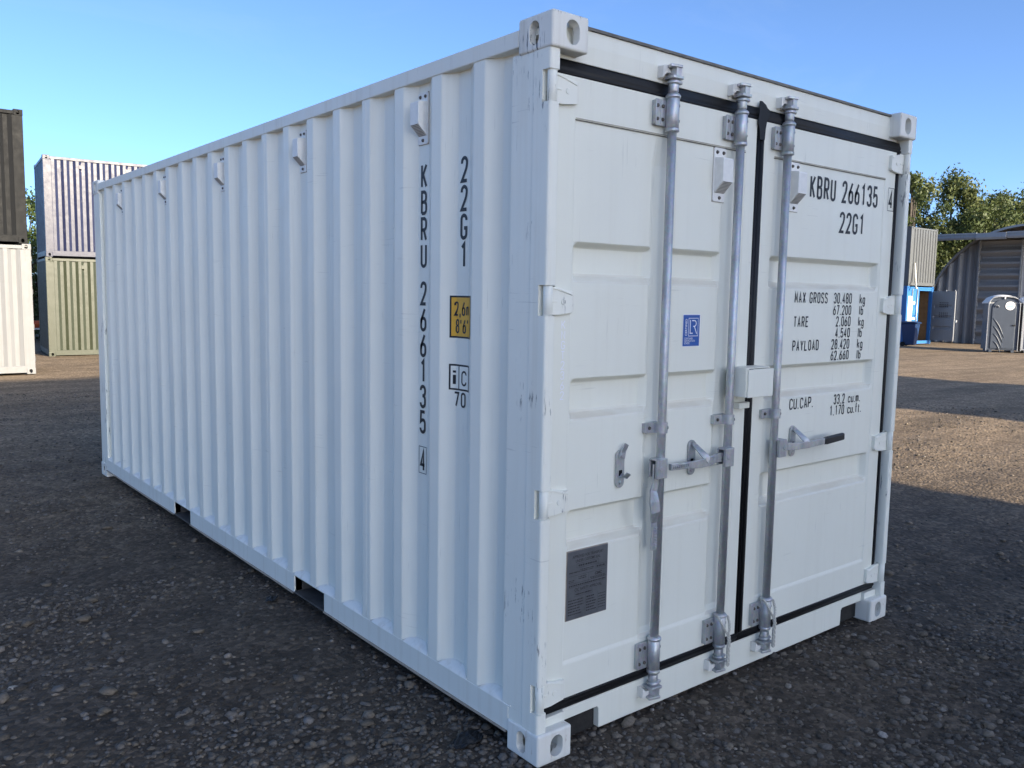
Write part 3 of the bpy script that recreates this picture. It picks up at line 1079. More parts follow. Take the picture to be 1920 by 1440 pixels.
def cam_parts(bx_, top, parent, keeper_parent):
    s = 1 if top else -1
    zc = 2.500 if top else .100
    mb = B()
    z0 = zc - s * .075
    mb.tube([(bx_, BY, z0), (bx_, BY, zc - s * .030)], .0195, 18)
    mb.lathe(bx_, BY, sorted([(.0195, zc - s * .048), (.0245, zc - s * .045), (.0245, zc - s * .036), (.0195, zc - s * .033)], key=lambda q: q[1]), 18)
    # forged cam: lower shoe, post and hooked upper jaw
    mb.prism([(bx_ - .028, BY - .024), (bx_ + .026, BY - .028), (bx_ + .032, BY + .010), (bx_ + .016, BY + .028), (bx_ - .028, BY + .024)], 2, min(zc - s * .030, zc - s * .018), max(zc - s * .030, zc - s * .018))
    mb.prism([(bx_ - .010, BY - .022), (bx_ + .016, BY - .024), (bx_ + .018, BY + .02), (bx_ - .012, BY + .02)], 2, min(zc - s * .02, zc + s * .012), max(zc - s * .02, zc + s * .012))
    mb.prism([(bx_ - .036, BY - .018), (bx_ + .016, BY - .030), (bx_ + .026, BY - .004), (bx_ + .016, BY + .028), (bx_ - .024, BY + .026)], 2, min(zc + s * .010, zc + s * .021), max(zc + s * .010, zc + s * .021))
    mb.tube([(bx_ + .024, BY, zc - s * .040), (bx_ + .040, BY - .006, zc - s * .036)], [.007, .006], 8)
    mb.obj('cam', 'galv', parent, .0025)
    k = B()
    y0 = -.004
    k.prism([(bx_ - .050, zc - s * .026), (bx_ - .052, zc + s * .016), (bx_ - .036, zc + s * .022), (bx_ - .012, zc + s * .006), (bx_ - .010, zc - s * .006), (bx_ - .032, zc - s * .008)], 1, y0 + .030, .0575)
    k.prism([(bx_ + .030, zc - s * .018), (bx_ + .026, zc + s * .012), (bx_ + .046, zc + s * .018), (bx_ + .056, zc - s * .004), (bx_ + .042, zc - s * .026)], 1, y0 + .024, .0575)
    k.box(bx_ - .050, bx_ + .052, .0535, .0575, zc - .026, zc + .024)
    k.obj('cam_keeper', 'weld', keeper_parent, .007, 3)

def locking_bar(bx_, parent):
    B().tube([(bx_, BY, .120), (bx_, BY, 2.48)], BR, 24).obj('locking_bar', 'galv', parent)
    bearing(bx_, 2.294, 2.402, parent, False)
    bearing(bx_, .196, .316, parent, False)
    cam_parts(bx_, True, parent, header)
    cam_parts(bx_, False, parent, sill)
    # saddle guide half way up
    mb = B()
    z = 1.167
    arc = [(bx_ + .0235 * math.cos(a), BY + .0235 * math.sin(a)) for a in np.radians(np.linspace(20, -200, 16))]
    outer = [(bx_ - .074, .0405), (bx_ - .074, .0365), (bx_ - .026, .0365)] + arc[::-1][2:-2] + [(bx_ + .026, .0365), (bx_ + .030, .0405)]
    mb.prism(outer, 2, z - .020, z + .020, 0, False)
    mb.tube([(bx_ - .052, .037, z), (bx_ - .052, .031, z)], [.0075, .006], 10, 1)
    a = math.radians(-38)
    px_, py_ = bx_ + .0238 * math.cos(a), BY + .0238 * math.sin(a)
    mb.tube([(px_, py_, z), (px_ + .0016 * math.cos(a), py_ + .0016 * math.sin(a), z)], .0065, 10, 2)
    mb.box(bx_ - .072, bx_ + .024, .0405, DY + .02, z - .018, z + .018)
    mb.obj('guide_bracket', ['galv', 'screw', 'rubber'], parent, .001, 1)

BARS = (.618, 1.035, 1.366)
for bx_, dr in zip(BARS, (door_l, door_l, door_r)):
    locking_bar(bx_, dr)

def hub(bx_, sgn, parent, z=1.014):
    mb = B()
    xa, xb = sorted((bx_ - sgn * .004, bx_ + sgn * .052))
    mb.box(xa, xb, -.014, .0, z - .040, z + .038)
    mb.box(xa, xb, .026, .034, z - .036, z + .034)
    mb.box(xa, xb, -.004, .030, z + .030, z + .038)
    mb.tube([(bx_ + sgn * .034, -.0135, z), (bx_ + sgn * .034, -.0185, z)], .0095, 12)
    mb.obj('handle_hub', 'galv', parent, .004)

hub(BARS[0], -1, door_l)
hub(BARS[1], -1, door_l)
hub(BARS[2], 1, door_r)
# handle hanging straight down beside the first bar
x = BARS[0] - .034
hd = B().sweep([(x, .012, 1.03), (x, .012, .955), (x - .012, .010, .925), (x - .020, -.004, .885), (x - .018, -.008, .845), (x - .012, .000, .822), (x, .012, .800), (x + .002, .012, .690)],
          [.030, .030, .036, .052, .050, .040, .026, .026], [.010, .010, .009, .008, .008, .009, .012, .012])
for k in range(8):
    z = .70 + k * .011
    hd.box(x - .004, x + .008, -.001, .006, z, z + .005)
hd.obj('door_handle', 'galv', door_l, .002)
# handle lying in its keeper to the left of the second bar
x = BARS[1] - .034
hd = B().sweep([(x + .02, .010, 1.014), (x - .055, .008, 1.014), (x - .11, -.006, 1.010), (x - .17, -.012, 1.008), (x - .215, -.004, 1.006), (x - .235, .004, 1.006), (x - .345, .002, 1.010)],
          [.040, .036, .038, .034, .030, .026, .026], [.010, .010, .009, .009, .010, .014, .014])
for k in range(9):
    xx = x - .335 + k * .011
    hd.box(xx, xx + .005, -.009, -.004, 1.003, 1.015)
hd.obj('door_handle', 'galv', door_l, .002)
# handle with a rubber grip on the right door
x = BARS[2] + .034
hd = B().sweep([(x - .02, .010, 1.014), (x + .06, .010, 1.012), (x + .11, -.004, 1.010), (x + .18, -.016, 1.012), (x + .25, -.022, 1.016), (x + .33, -.020, 1.018)], [.040, .034, .032, .030, .028, .026], .010)
hd.obj('door_handle', 'galv', door_r, .002)
B().sweep([(x + .305, -.0205, 1.017), (x + .33, -.020, 1.018), (x + .49, -.010, 1.022)], [.030, .036, .034], [.018, .020, .020]).obj('handle_grip', 'grip', door_r, .007, 3)

def keeper(kx, parent, shut, z=1.022):
    mb = B()
    arc = [(kx + .0215 * math.cos(a), z + (.050 if math.sin(a) > 0 else -.050) + .0215 * math.sin(a)) for a in np.linspace(0, 2 * PI, 25)[:-1]]
    mb.prism(arc, 1, DY - .0055, DY + .002)
    mb.box(kx - .008, kx + .010, DY - .0062, DY - .005, z - .026, z - .004, 1)
    mb.tube([(kx, DY - .005, z - .052), (kx, DY - .010, z - .052)], [.008, .006], 12)
    mb.tube([(kx + .004, DY - .005, z + .054), (kx + .004, DY - .016, z + .054)], [.012, .010], 14)
    # hook that carries the handle
    mb.sweep([(kx + .002, DY - .004, z - .024), (kx + .004, DY - .030, z - .026), (kx + .010, DY - .040, z - .012)], .022, .006)
    if shut:     # flap folded down over the handle
        mb.sweep([(kx + .006, DY - .012, z + .052), (kx + .008, DY - .034, z + .036), (kx + .014, DY - .058, z + .014), (kx + .030, DY - .068, z - .004), (kx + .062, DY - .066, z - .008), (kx + .078, DY - .060, z - .002)], [.026, .028, .030, .026, .016, .010], .005)
    else:
        mb.sweep([(kx + .002, DY - .008, z + .040), (kx + .006, DY - .012, z + .070), (kx + .018, DY - .018, z + .096)], [.030, .024, .020], .006)
    mb.obj('handle_keeper', ['galv', 'rubber'], parent, .002)
keeper(.424, door_l, False)
keeper(.840, door_l, True)
keeper(1.556, door_r, True)

# --- lock box over the meeting stiles
mb = B()
mb.box(1.058, 1.063, -.040, DY + .001, 1.262, 1.384)
mb.box(1.063, 1.160, DY - .004, DY + .001, 1.262, 1.384)
mb.box(1.063, 1.235, -.034, .046, 1.379, 1.384)
mb.prism([(1.063, -.034), (1.063, -.040), (1.080, -.040), (1.080, -.034)], 2, 1.262, 1.384)
mb.obj('lock_box', 'white_door', door_l, .002)
mb = B()
mb.box(1.068, 1.244, -.046, -.0405, 1.260, 1.378)
mb.box(1.238, 1.244, -.0405, DY, 1.262, 1.376)
mb.box(1.240, 1.330, DY - .010, DY + .001, 1.262, 1.376)
mb.box(1.300, 1.345, DY - .014, DY + .001, 1.30, 1.365)
mb.obj('lock_box', 'white_door', door_r, .006, 3)
B().box(1.108, 1.180, .022, DY + .001, 1.204, 1.230).obj('door_stop', 'white_door', door_l, .003)

# --- ventilators
def vent_mesh():
    mb = B()
    w, h = .036, .106
    mb.prism([(-w + .006, -h), (w - .006, -h), (w, -h + .006), (w, h - .006), (w - .006, h), (-w + .006, h), (-w, h - .006), (-w, -h + .006)], 1, -.004, .002)
    prof = [(-.003, .068), (-.044, .062), (-.046, .056), (-.046, -.030), (-.004, -.072), (-.003, -.072)]
    mb.prism(prof, 0, -.031, .031)
    for k in range(9):
        t0, t1 = (k + .15) / 9, (k + .62) / 9
        a = (-.046 + .042 * t0, -.030 - .042 * t0)
        c = (-.046 + .042 * t1, -.030 - .042 * t1)
        o = (-.0012, -.0012)
        mb.add([(-.026, a[0] + o[0], a[1] + o[1]), (.026, a[0] + o[0], a[1] + o[1]), (.026, c[0] + o[0], c[1] + o[1]), (-.026, c[0] + o[0], c[1] + o[1])], [(0, 1, 2, 3)], 1)
    for sx_, sz_ in ((-.019, .088), (.019, .088), (0.002, -.090)):
        mb.tube([(sx_, -.003, sz_), (sx_, -.010, sz_)], [.0085, .005], 8, 2)
    mb.box(-w - .0015, w + .0015, .0006, .0025, -h - .0015, h + .0015, 3)
    return mb.mesh('ventilator', ['vent', 'grille', 'screw', 'sealant'])
VENT = vent_mesh()
for k in range(5):
    o = link('ventilator', VENT, box_thing, .0015, 1)
    o.location = (XI - .003, .8195 + k * 4 * PITCH, 2.366)
    o.rotation_euler = (0, 0, -PI / 2)
    o.scale = (.96, 1, .96)
for vx, dr in ((.950, door_l), (1.474, door_r)):
    o = link('ventilator', VENT, dr, .0015, 1)
    o.location = (vx, DY + .003, 2.160)
    o.scale = (1.05, 1, 1)

# --- lettering on the side
def side_pt(y, z, lift=0.0):
    return (side_x(y) - 0.0012 - lift, y, z)
def fn_side(yc):
    """text u runs towards the doors (right as seen)"""
    return lambda u, v, lf: side_pt(yc - u, v, lf)
def col_text(text, yc, ztop, ch, pitch, t, cw, label):
    mb = B()
    z = ztop
    for c in text:
        if c != ' ':
            w = cw
            letters(mb, c, w, ch, 0, t, fn_side(yc), -w / 2, z - ch)
            z -= pitch
        else:
            z -= .5 * pitch
    tag(mb.obj('lettering', 'black', box_thing), label)
col_text('KBRU', .8175, 2.190, .099, .1066, .0135, .046, 'black upright column of letters KBRU')
col_text('266135', .8175, 1.717, .099, .1066, .0135, .046, 'black upright column of numbers 266135')
mb = B()
letters(mb, '4', .040, .098, 0, .0125, fn_side(.8155), -.020, .925)
for a, b_, c, d in ((-.029, .029, .9165, .919), (-.029, .029, 1.029, 1.0315), (-.029, -.0265, .9165, 1.0315), (.0265, .029, .9165, 1.0315)):
    mb.add([fn_side(.8155)(u, v, .0003) for u, v in ((a, c), (b_, c), (b_, d), (a, d))], [(0, 1, 2, 3)])
tag(mb.obj('lettering', 'black', box_thing), 'black check digit 4 in a thin box on the side')
col_text('22G1', .538, 2.188, .099, .1075, .0135, .046, 'black upright column of letters 22G1')

def wrap_rect(mb, y0, y1, z0, z1, lift, m):
    """flat vinyl following the corrugation, y0 > y1"""
    ks = sorted({y0, y1} | {e + dy for e in (E0, E0 + PITCH) for dy in (0, -FLAT, -FLAT - SLOPE, -FLAT - SLOPE - DEEP) if y1 < e + dy < y0}, reverse=True)
    for a, b_ in zip(ks, ks[1:]):
        mb.add([side_pt(a, z0, lift), side_pt(b_, z0, lift), side_pt(b_, z1, lift), side_pt(a, z1, lift)], [(0, 1, 2, 3)], m)
mb = B()
wrap_rect(mb, .606, .452, 1.497, 1.661, .0002, 0)
wrap_rect(mb, .599, .459, 1.504, 1.654, .0006, 1)
ff = lambda u, v, lf: side_pt(.588 - u, v, .0011 + lf)
letters(mb, '2,6m', .0225, .056, .006, .0072, ff, 0, 1.583, 0)
letters(mb, "8'6\"", .0225, .056, .006, .0072, ff, .006, 1.515, 0)
tag(mb.obj('height_sticker', ['black', 'amber'], box_thing), 'amber and black height sticker reading 2,6m 8\'6"')
mb = B()
wrap_rect(mb, .607, .470, 1.292, 1.394, .0002, 0)
wrap_rect(mb, .600, .562, 1.299, 1.387, .0006, 1)
wrap_rect(mb, .556, .477, 1.299, 1.387, .0006, 1)
ff = lambda u, v, lf: side_pt(.594 - u, v, .0011 + lf)
letters(mb, 'i', .026, .066, 0, .0125, ff, .003, 1.309, 0)
letters(mb, 'C', .034, .060, 0, .0075, ff, .052, 1.311, 0)
tag(mb.obj('code_sticker', ['black', 'white'], box_thing), 'black boxed letters iC')
mb = B()
letters(mb, '70', .031, .060, .012, .0078, lambda u, v, lf: side_pt(.588 - u, v, .0004 + lf), 0, 1.226, 0)
tag(mb.obj('lettering', 'black', box_thing), 'black number 70')

# --- lettering on the doors
PY = DY + .0045 - .0013
fd = lambda u, v, lf: (u, PY - lf, v)
mb = B()
letters(mb, 'KBRU 266135', .0440, .104, .0125, .0135, fd, 1.604, 2.124)
tag(mb.obj('lettering', 'black', door_r), 'black lettering KBRU 266135')
mb = B()
fb = lambda u, v, lf: (u, DY - .0013 - lf, v)
letters(mb, '4', .040, .094, 0, .0125, fb, 2.298, 2.128)
for a, b_, c, d in ((2.289, 2.348, 2.118, 2.1205), (2.289, 2.348, 2.2295, 2.232), (2.289, 2.2915, 2.118, 2.232), (2.3455, 2.348, 2.118, 2.232)):
    mb.add([fb(u, v, .0003) for u, v in ((a, c), (b_, c), (b_, d), (a, d))], [(0, 1, 2, 3)])
tag(mb.obj('lettering', 'black', door_r), 'black check digit 4 in a thin box on the door')
mb = B()
letters(mb, '22G1', .0460, .100, .0125, .0135, fd, 1.864, 1.984)
tag(mb.obj('lettering', 'black', door_r), 'black lettering 22G1')
rows = [('MAX GROSS', '30.480', 'kg', 1.652, .052), ('', '67.200', 'lb', 1.598, .048), ('TARE', '2.060', 'kg', 1.543, .050), ('', '4.540', 'lb', 1.489, .048), ('PAYLOAD', '28.420', 'kg', 1.434, .050), ('', '62.660', 'lb', 1.382, .047)]
for nm, num, un, z, hh in rows:
    if nm:
        xw = 1.528
        for wd in nm.split():
            mb = B()
            xw = letters(mb, wd, .0238, hh, .0080, .0066, fd, xw, z) + .0318
            mb.obj('lettering', 'black', door_r)
    nw = sum(.0238 * (.45 if c == '.' else 1) + .0062 for c in num) - .0062
    mb = B()
    letters(mb, num, .0238, hh, .0062, .0066, fd, 2.012 - nw, z)
    mb.obj('lettering', 'black', door_r)
    mb = B()
    letters(mb, un, .0225, hh * .98, .0062, .0064, fd, 2.085, z)
    mb.obj('lettering', 'black', door_r)
for nm, num, un, z in (('CU.CAP.', '33.2', 'cu.m.', 1.166), ('', '1.170', 'cu.ft.', 1.112)):
    mb = B()
    if nm:
        letters(mb, nm, .0265, .052, .0065, .0066, fd, 1.528, z)
        mb.obj('lettering', 'black', door_r)
    nw = sum(.0238 * (.45 if c == '.' else 1) + .0062 for c in num) - .0062
    mb = B()
    letters(mb, num, .0238, .050, .0062, .0066, fd, 2.000 - nw, z)
    mb.obj('lettering', 'black', door_r)
    mb = B()
    letters(mb, un, .0225, .050, .0055, .0064, fd, 2.030, z)
    mb.obj('lettering', 'black', door_r)
# faint pale serial down the left stile
mb = B()
for k, c in enumerate('KNGT2362'):
    letters(mb, c, .018, .030, 0, .0032, lambda u, v, lf: (u, DY - .0008 - lf, v), .113, 1.552 - k * .0355)
mb.obj('stencil', 'faint', door_l)

# blue certification sticker
mb = B()
x0, x1, z0, z1 = .765, .866, 1.476, 1.600
def rect(mb, x0, x1, z0, z1, lift, m, f=fd):
    mb.add([f(u, v, lift) for u, v in ((x0, z0), (x1, z0), (x1, z1), (x0, z1))], [(0, 1, 2, 3)], m)
rect(mb, x0 - .003, x1 + .003, z0 - .003, z1 + .003, .0001, 1)
rect(mb, x0, x1, z0, z1, .0005, 0)
fl = lambda u, v, lf: fd(u, v, .0009 + lf)
sx0, sx1, sz0, sz1 = .797, .857, 1.515, 1.588
for a, b_, c, d in ((sx0, sx1, sz0, sz0 + .0022), (sx0, sx1, sz1 - .0022, sz1), (sx0, sx0 + .0022, sz0, sz1), (sx1 - .0022, sx1, sz0, sz1)):
    rect(mb, a, b_, c, d, .0009, 1)
def strk(pts, t, lift):
    Lp, Rp = ribbon(pts, t)
    vs = []
    for i in range(len(pts)):
        vs += [fl(Lp[i].x, Lp[i].y, lift), fl(Rp[i].x, Rp[i].y, lift)]
    mb.add(vs, [(2 * i, 2 * i + 1, 2 * i + 3, 2 * i + 2) for i in range(len(pts) - 1)], 1)
strk([(.808, 1.580), (.808, 1.527), (.824, 1.527)], .0042, .0)
arc = [(.832 + .012 * math.cos(a), 1.566 + .0115 * math.sin(a)) for a in np.linspace(PI / 2, -PI / 2, 10)]
strk([(.818, 1.5775)] + arc + [(.826, 1.5545)], .0042, .0001)
strk([(.832, 1.556), (.849, 1.524)], .0042, .0002)
bfont(mb, 'CERTIFIED', .0165, lambda u, v, lf: fl(.789 - v, 1.517 + u, 0), 0, 0, 1, sx=.88, bold=.0002)
for k, tx in enumerate(('CONTAINER', 'CERTIFICATION', 'SCHEME')):
    bfont(mb, tx, .0112, fl, .773, 1.5025 - k * .0095, 1, sx=.82)
tag(mb.obj('certification_sticker', ['sblue', 'swhite'], door_l), 'small blue and white certification sticker')

# grey approval plate
mb = B()
x0, x1, z0, z1 = .170, .374, .486, .742
mb.box(x0 - .003, x1 + .002, PY - .001, PY + .003, z0 - .003, z1 + .003, 2)
mb.box(x0, x1, PY - .004, PY - .0005, z0, z1, 0)
fp = lambda u, v, lf: (u, PY - .0046, v)
xc = (x0 + x1) / 2
bfont(mb, 'APPROVED FOR TRANSPORT', .0150, fp, xc, .716, 1, 'CENTER', .80, .0002)
bfont(mb, 'UNDER CUSTOMS SEAL', .0150, fp, xc, .699, 1, 'CENTER', .80, .0002)
bfont(mb, 'CSC SAFETY APPROVAL', .0165, fp, xc + .004, .590, 1, 'CENTER', .80, .0002)
bfont(mb, 'CIMC', .0150, fp, .308, .635, 1, 'LEFT', 1.0, .0006)
def hline(xa, xb, z, t=.0008):
    rect(mb, xa, xb, z, z + t, 0, 1, fp)
def frame(xa, xb, za, zb):
    for a, b_, c, d in ((xa, xb, za, za + .0008), (xa, xb, zb - .0008, zb), (xa, xa + .0008, za, zb), (xb - .0008, xb, za, zb)):
        rect(mb, a, b_, c, d, 0, 1, fp)
frame(.215, .325, .677, .694)
frame(.312, .366, .659, .674)
frame(.205, .300, .570, .586)
for z in (.650, .621, .607):
    hline(x0 + .006, x1 - .006, z)
rect(mb, .276, .2768, .607, .650, 0, 1, fp)
rect(mb, .262, .2628, .494, .568, 0, 1, fp)
rect(mb, .324, .3248, .494, .568, 0, 1, fp)
rp = random.Random(5)
def dashes(xa, xb, z, h):
    """print too small to read in the picture"""
    xx = xa
    while xx < xb:
        w = rp.uniform(.003, .009)
        rect(mb, xx, min(xx + w, xb), z, z + h, 0, 1, fp)
        xx += w + rp.uniform(.0012, .003)
dashes(.224, .316, .682, .0065)
dashes(.178, .230, .661, .004)
dashes(.234, .302, .667, .003)
dashes(.234, .300, .661, .003)
dashes(.317, .360, .663, .006)
for z in (.641, .634):
    dashes(.225, .265, z, .0035)
dashes(.176, .205, .632, .003)
dashes(.176, .200, .626, .003)
dashes(.284, .362, .628, .003)
dashes(.290, .366, .623, .003)
dashes(.178, .366, .611, .005)
dashes(.212, .294, .575, .006)
for k in range(6):
    z = .556 - k * .0105
    dashes(.176, .176 + rp.uniform(.055, .08), z, .0042)
    dashes(.268, .268 + rp.uniform(.035, .052), z, .0048)
    dashes(.329, .366, z, .003)
tag(mb.obj('approval_plate', ['plate', 'platetext', 'sealant'], door_l), 'grey metal approval plate with small print')

# ropes knotted round the foot of the second and third locking bars
def rope(bx_, label):
    t = thing('rope', label, 'rope', (bx_, BY, .12), 0, 'ropes on the locking bars')
    def strand(path, r, mb, tw=5.0):
        P = [Vector(p) for p in path]
        for ph in (0, PI * 2 / 3, PI * 4 / 3):
            pts = []
            for i in range(len(P) - 1):
                for q_ in range(8):
                    u = q_ / 8
                    p = P[i].lerp(P[i + 1], u)
                    a = ph + (i + u) * tw
                    pts.append(p + Vector((math.cos(a) * r, math.sin(a) * r, 0)))
            mb.tube(pts, r * 1.05, 6)
    mb = B()
    loop = [(.038 * math.cos(a), .033 * math.sin(a) - .002, .207 - .035 * (1 - math.cos(a + .5)) * .5) for a in np.linspace(PI * .95, PI * 0.05 - PI * 0, 8)]
    strand([(-.036, -.012, .212), (-.030, -.030, .185), (-.012, -.038, .150), (.008, -.038, .125)], .0028, mb)
    strand([(.034, -.014, .196), (.034, -.026, .165), (.022, -.036, .140), (.010, -.038, .125)], .0028, mb)
    strand(loop, .0028, mb)
    mb.obj('loop', 'rope', t)
    mb = B()
    strand([(.009, -.040, .128), (.012, -.044, .10), (.010, -.042, .07), (.013, -.040, .04), (.011, -.042, .01), (.012, -.040, -.015)], .0042, mb, 3.0)
    mb.obj('tail', 'rope', t)
rope(BARS[1], 'short pale rope looped round the foot of the middle locking bar')
rope(BARS[2], 'short pale rope looped round the foot of the right door locking bar')

# ------------------------------------------------------------------ the other containers in the yard
M['navy'] = paint('navy_paint', (0.013, 0.017, 0.052), 0.40, grime=(1.3, 1.3, 1.1), grime_amt=0.3, scuff=0.4, chip_col=(0.2, 0.2, 0.2), spec=0.6)
M['green'] = paint('green_paint', (0.036, 0.043, 0.025), 0.44, grime=(1.3, 1.2, 1.1), grime_amt=0.3, spec=0.55)
M['dgrey'] = paint('dark_grey_paint', (0.0095, 0.010, 0.011), 0.65, grime=(1.5, 1.4, 1.2), grime_amt=0.4, spec=0.2)
M['cream'] = paint('cream_paint', (0.205, 0.208, 0.213), 0.5, grime_amt=0.3, spec=0.3)
M['lgrey'] = paint('light_grey_paint', (0.105, 0.112, 0.118), 0.5, grime_amt=0.4, rust=0.1, spec=0.3)
M['blue'] = paint('bright_blue_paint', (0.035, 0.16, 0.42), 0.45, grime_amt=0.3, rust=0.15, spec=0.4)
M['rustred'] = paint('brown_red_paint', (0.16, 0.06, 0.04), 0.5, grime_amt=0.4, rust=0.3)
M['dark'] = plain('dark_hole', (0.01, 0.01, 0.01), 0.9)
CASTS = {}
def cast_for(mat):
    if mat not in CASTS:
        c = CAST.copy()
        c.materials.clear()
        c.materials.append(M[mat])
        CASTS[mat] = c
    return CASTS[mat]

def corrugated(mb, a, b_, z0, z1, fn, pitch=.2765, flat=.068, slope=.066, deep=.0765, depth=.036, top=None):
    """pressed sheet from a to b_ ; fn(u, d, z) -> point, d = depth behind the face"""
    k = max(1, round((b_ - a) / pitch))
    s = (b_ - a) / (k * pitch)
    pts = []
    for i in range(k):
        u = a + i * pitch * s
        for du, d in ((0, 0), (flat, 0), (flat + slope, depth), (flat + slope + deep, depth)):
            pts.append((u + du * s, d))
    pts.append((b_, 0))
    vs, fs = [], []
    n = len(pts)
    for off in (0, .006):
        for e in (0, 1):
            for u, d in pts:
                z = z0 if e == 0 else (top(u) if top else z1)
                vs.append(fn(u, d + off, z))
    for i in range(n - 1):
        fs.append((i, i + 1, n + i + 1, n + i))
        fs.append((2 * n + i + 1, 2 * n + i, 3 * n + i, 3 * n + i + 1))
    mb.add(vs, fs)

def yard_container(label, loc, rz, wf, dp, mat, group=None, h=2.591, front=True, front_args=None, vents=(), hinges_right=False):
    """front (width wf) faces local -y, body runs back to y = dp"""
    t = thing('shipping_container', label, 'container', loc, rz, group)
    pw = .20 if wf > 4 else .13
    if front:
        mb = B()
        corrugated(mb, pw, wf - pw, .16, h - .09, lambda u, d, z: (u, .012 + d, z), **(front_args or {}))
        mb.obj('side_panel' if wf > 4 else 'end_panel', mat, t)
    mb = B()
    corrugated(mb, .16, dp - .16, .16, h - .09, lambda u, d, z: (.012 + d, u, z))
    mb.obj('end_panel' if wf > 4 else 'side_panel', mat, t)
    mb = B()
    corrugated(mb, .16, dp - .16, .16, h - .09, lambda u, d, z: (wf - .012 - d, u, z))
    mb.obj('end_panel' if wf > 4 else 'side_panel', mat, t)
    if front:
        mb = B()
        corrugated(mb, .16, wf - .16, .16, h - .09, lambda u, d, z: (u, dp - .012 - d, z))
        mb.obj('side_panel' if wf > 4 else 'end_panel', mat, t)
    B().box(.03, wf - .03, .03, dp - .03, h - .06, h - .035).obj('roof_panel', mat, t)
    B().box(.05, wf - .05, .05, dp - .05, .12, .16).obj('floor_deck', 'darkin', t)
    for y0, y1 in ((.004, .07), (dp - .07, dp - .004)):
        B().box(.16, wf - .16, y0, y1, h - .10, h - .03).obj('top_rail', mat, t, .004, 1)
        B().box(.16, wf - .16, y0, y1, .03, .165).obj('bottom_rail', mat, t, .004, 1)
    for x0, x1 in ((.004, .07), (wf - .07, wf - .004)):
        B().box(x0, x1, .17, dp - .17, h - .10, h - .03).obj('top_rail', mat, t, .004, 1)
        B().box(x0, x1, .17, dp - .17, .03, .165).obj('bottom_rail', mat, t, .004, 1)
    for x0, x1 in ((.005, pw), (wf - pw, wf - .005)):
        for y0, y1 in ((.005, .155), (dp - .155, dp - .005)):
            B().box(x0, x1, y0, y1, .11, h - .11).obj('corner_post', mat, t, .008, 2)
    castings(t, cast_for(mat), dp, wf, h)
    for vx in vents:
        o = link('ventilator', vent_for(mat), t)
        o.location = (vx, .046, h - .26)
    if hinges_right:
        for z in (.30, .95, 1.65, 2.3):
            B().box(wf - .010, wf + .010, .03, .075, z - .05, z + .05).obj('hinge', 'lgrey', t, .004, 1)
    return t

VENTS = {}
def vent_for(mat):
    if mat not in VENTS:
        c = VENT.copy()
        c.materials.clear()
        for m_ in (mat, 'grille', 'screw', mat):
            c.materials.append(M[m_])
        VENTS[mat] = c
    return VENTS[mat]

LS = 6.058
gl = (2.644, 22.716, -.13)
tilt = math.radians(-5.3)
yard_container('olive green container on the ground under the navy one', gl, tilt, LS, 2.438, 'green', 'stacked containers behind the yard', vents=(.87, 2.0, 3.1, 4.2, 5.2))
yard_container('navy blue container stacked on top of the olive green one', (gl[0] + .02, gl[1], gl[2] + 2.592), tilt, LS, 2.438, 'navy', 'stacked containers behind the yard', vents=(.87, 2.0, 3.1, 4.2, 5.2))
wl_ = (1.399 - LS, 17.21, -.07)
yard_container('cream white container on the ground at the left edge', wl_, 0, LS, 2.438, 'cream', 'stacked containers behind the yard', vents=(5.25,), hinges_right=True)
yard_container('dark grey container stacked on the cream white one at the left edge', (wl_[0] - .05, wl_[1], wl_[2] + 2.592), 0, LS, 2.438, 'dgrey', 'stacked containers behind the yard', vents=(5.25,))
# unseen stacks behind and right of the viewer, placed and sized to shade the yard
FR = -14.8
for k, mt in enumerate(('rustred', 'lgrey', 'green', 'cream')):
    words = ('brown red', 'light grey', 'green', 'cream')[k]
    yard_container('%s container side on, unseen behind the viewer, placed to shade the yard' % words, (1.44, FR - 2.438, ground_z(0., 14.8) + 2.592 * k), 0, 6.058, 2.438, mt, 'unseen containers stacked behind the viewer')
for k, mt in enumerate(('lgrey', 'navy', 'rustred', 'green')):
    words = ('light grey', 'navy', 'brown red', 'green')[k]
    yard_container('%s container end on, unseen behind the viewer, placed to shade the yard' % words, (-1.0, FR - 6.058, ground_z(0., 14.8) + 2.592 * k), 0, 2.438, 6.058, mt, 'unseen containers stacked end on behind the viewer')
for k, mt in enumerate(('navy', 'cream', 'rustred', 'lgrey')):
    words = ('navy', 'cream', 'brown red', 'light grey')[k]
    yard_container('%s container unseen right of the viewer, placed to lay a band of shade across the gravel' % words, (13.85, FR - 2.438, ground_z(14., 14.8) + 2.592 * k), 0, 6.6, 2.438, mt, 'unseen containers stacked right of the viewer')

# --- right background: grey container on a blue one standing open
bl = (35.16, 16.257, -.22)
yard_container('light grey container stacked on the open blue one beside the hut', (bl[0] + .05, bl[1], bl[2] + 2.592), 0, 2.438, LS, 'lgrey', 'stacked containers behind the yard',
               front_args=dict(pitch=.235, flat=.150, slope=.02, deep=.045, depth=.045))
M['ply'] = plain('plywood', (0.30, 0.17, 0.075), 0.7, var=0.2, scale=6)
M['notice'] = plain('notice_board', (0.80, 0.76, 0.62), 0.6, var=0.04)
M['pipe'] = plain('pale_pipe', (0.75, 0.70, 0.58), 0.5)
bc = yard_container('bright blue container with its right door swung open, under the grey one', bl, 0, 2.438, LS, 'blue', 'stacked containers behind the yard', front=False)
B().box(.12, 2.438 - .12, .03, .09, 2.40, 2.50).obj('door_header', 'blue', bc, .004, 1)
B().box(.09, .10, .14, 5.9, .17, 2.45).obj('lining', 'ply', bc)
B().box(2.330, 2.345, .14, 5.9, .17, 2.45).obj('lining', 'ply', bc)
B().box(2.322, 2.3295, .95, 1.25, .55, 2.10).obj('slot', 'dark', bc)
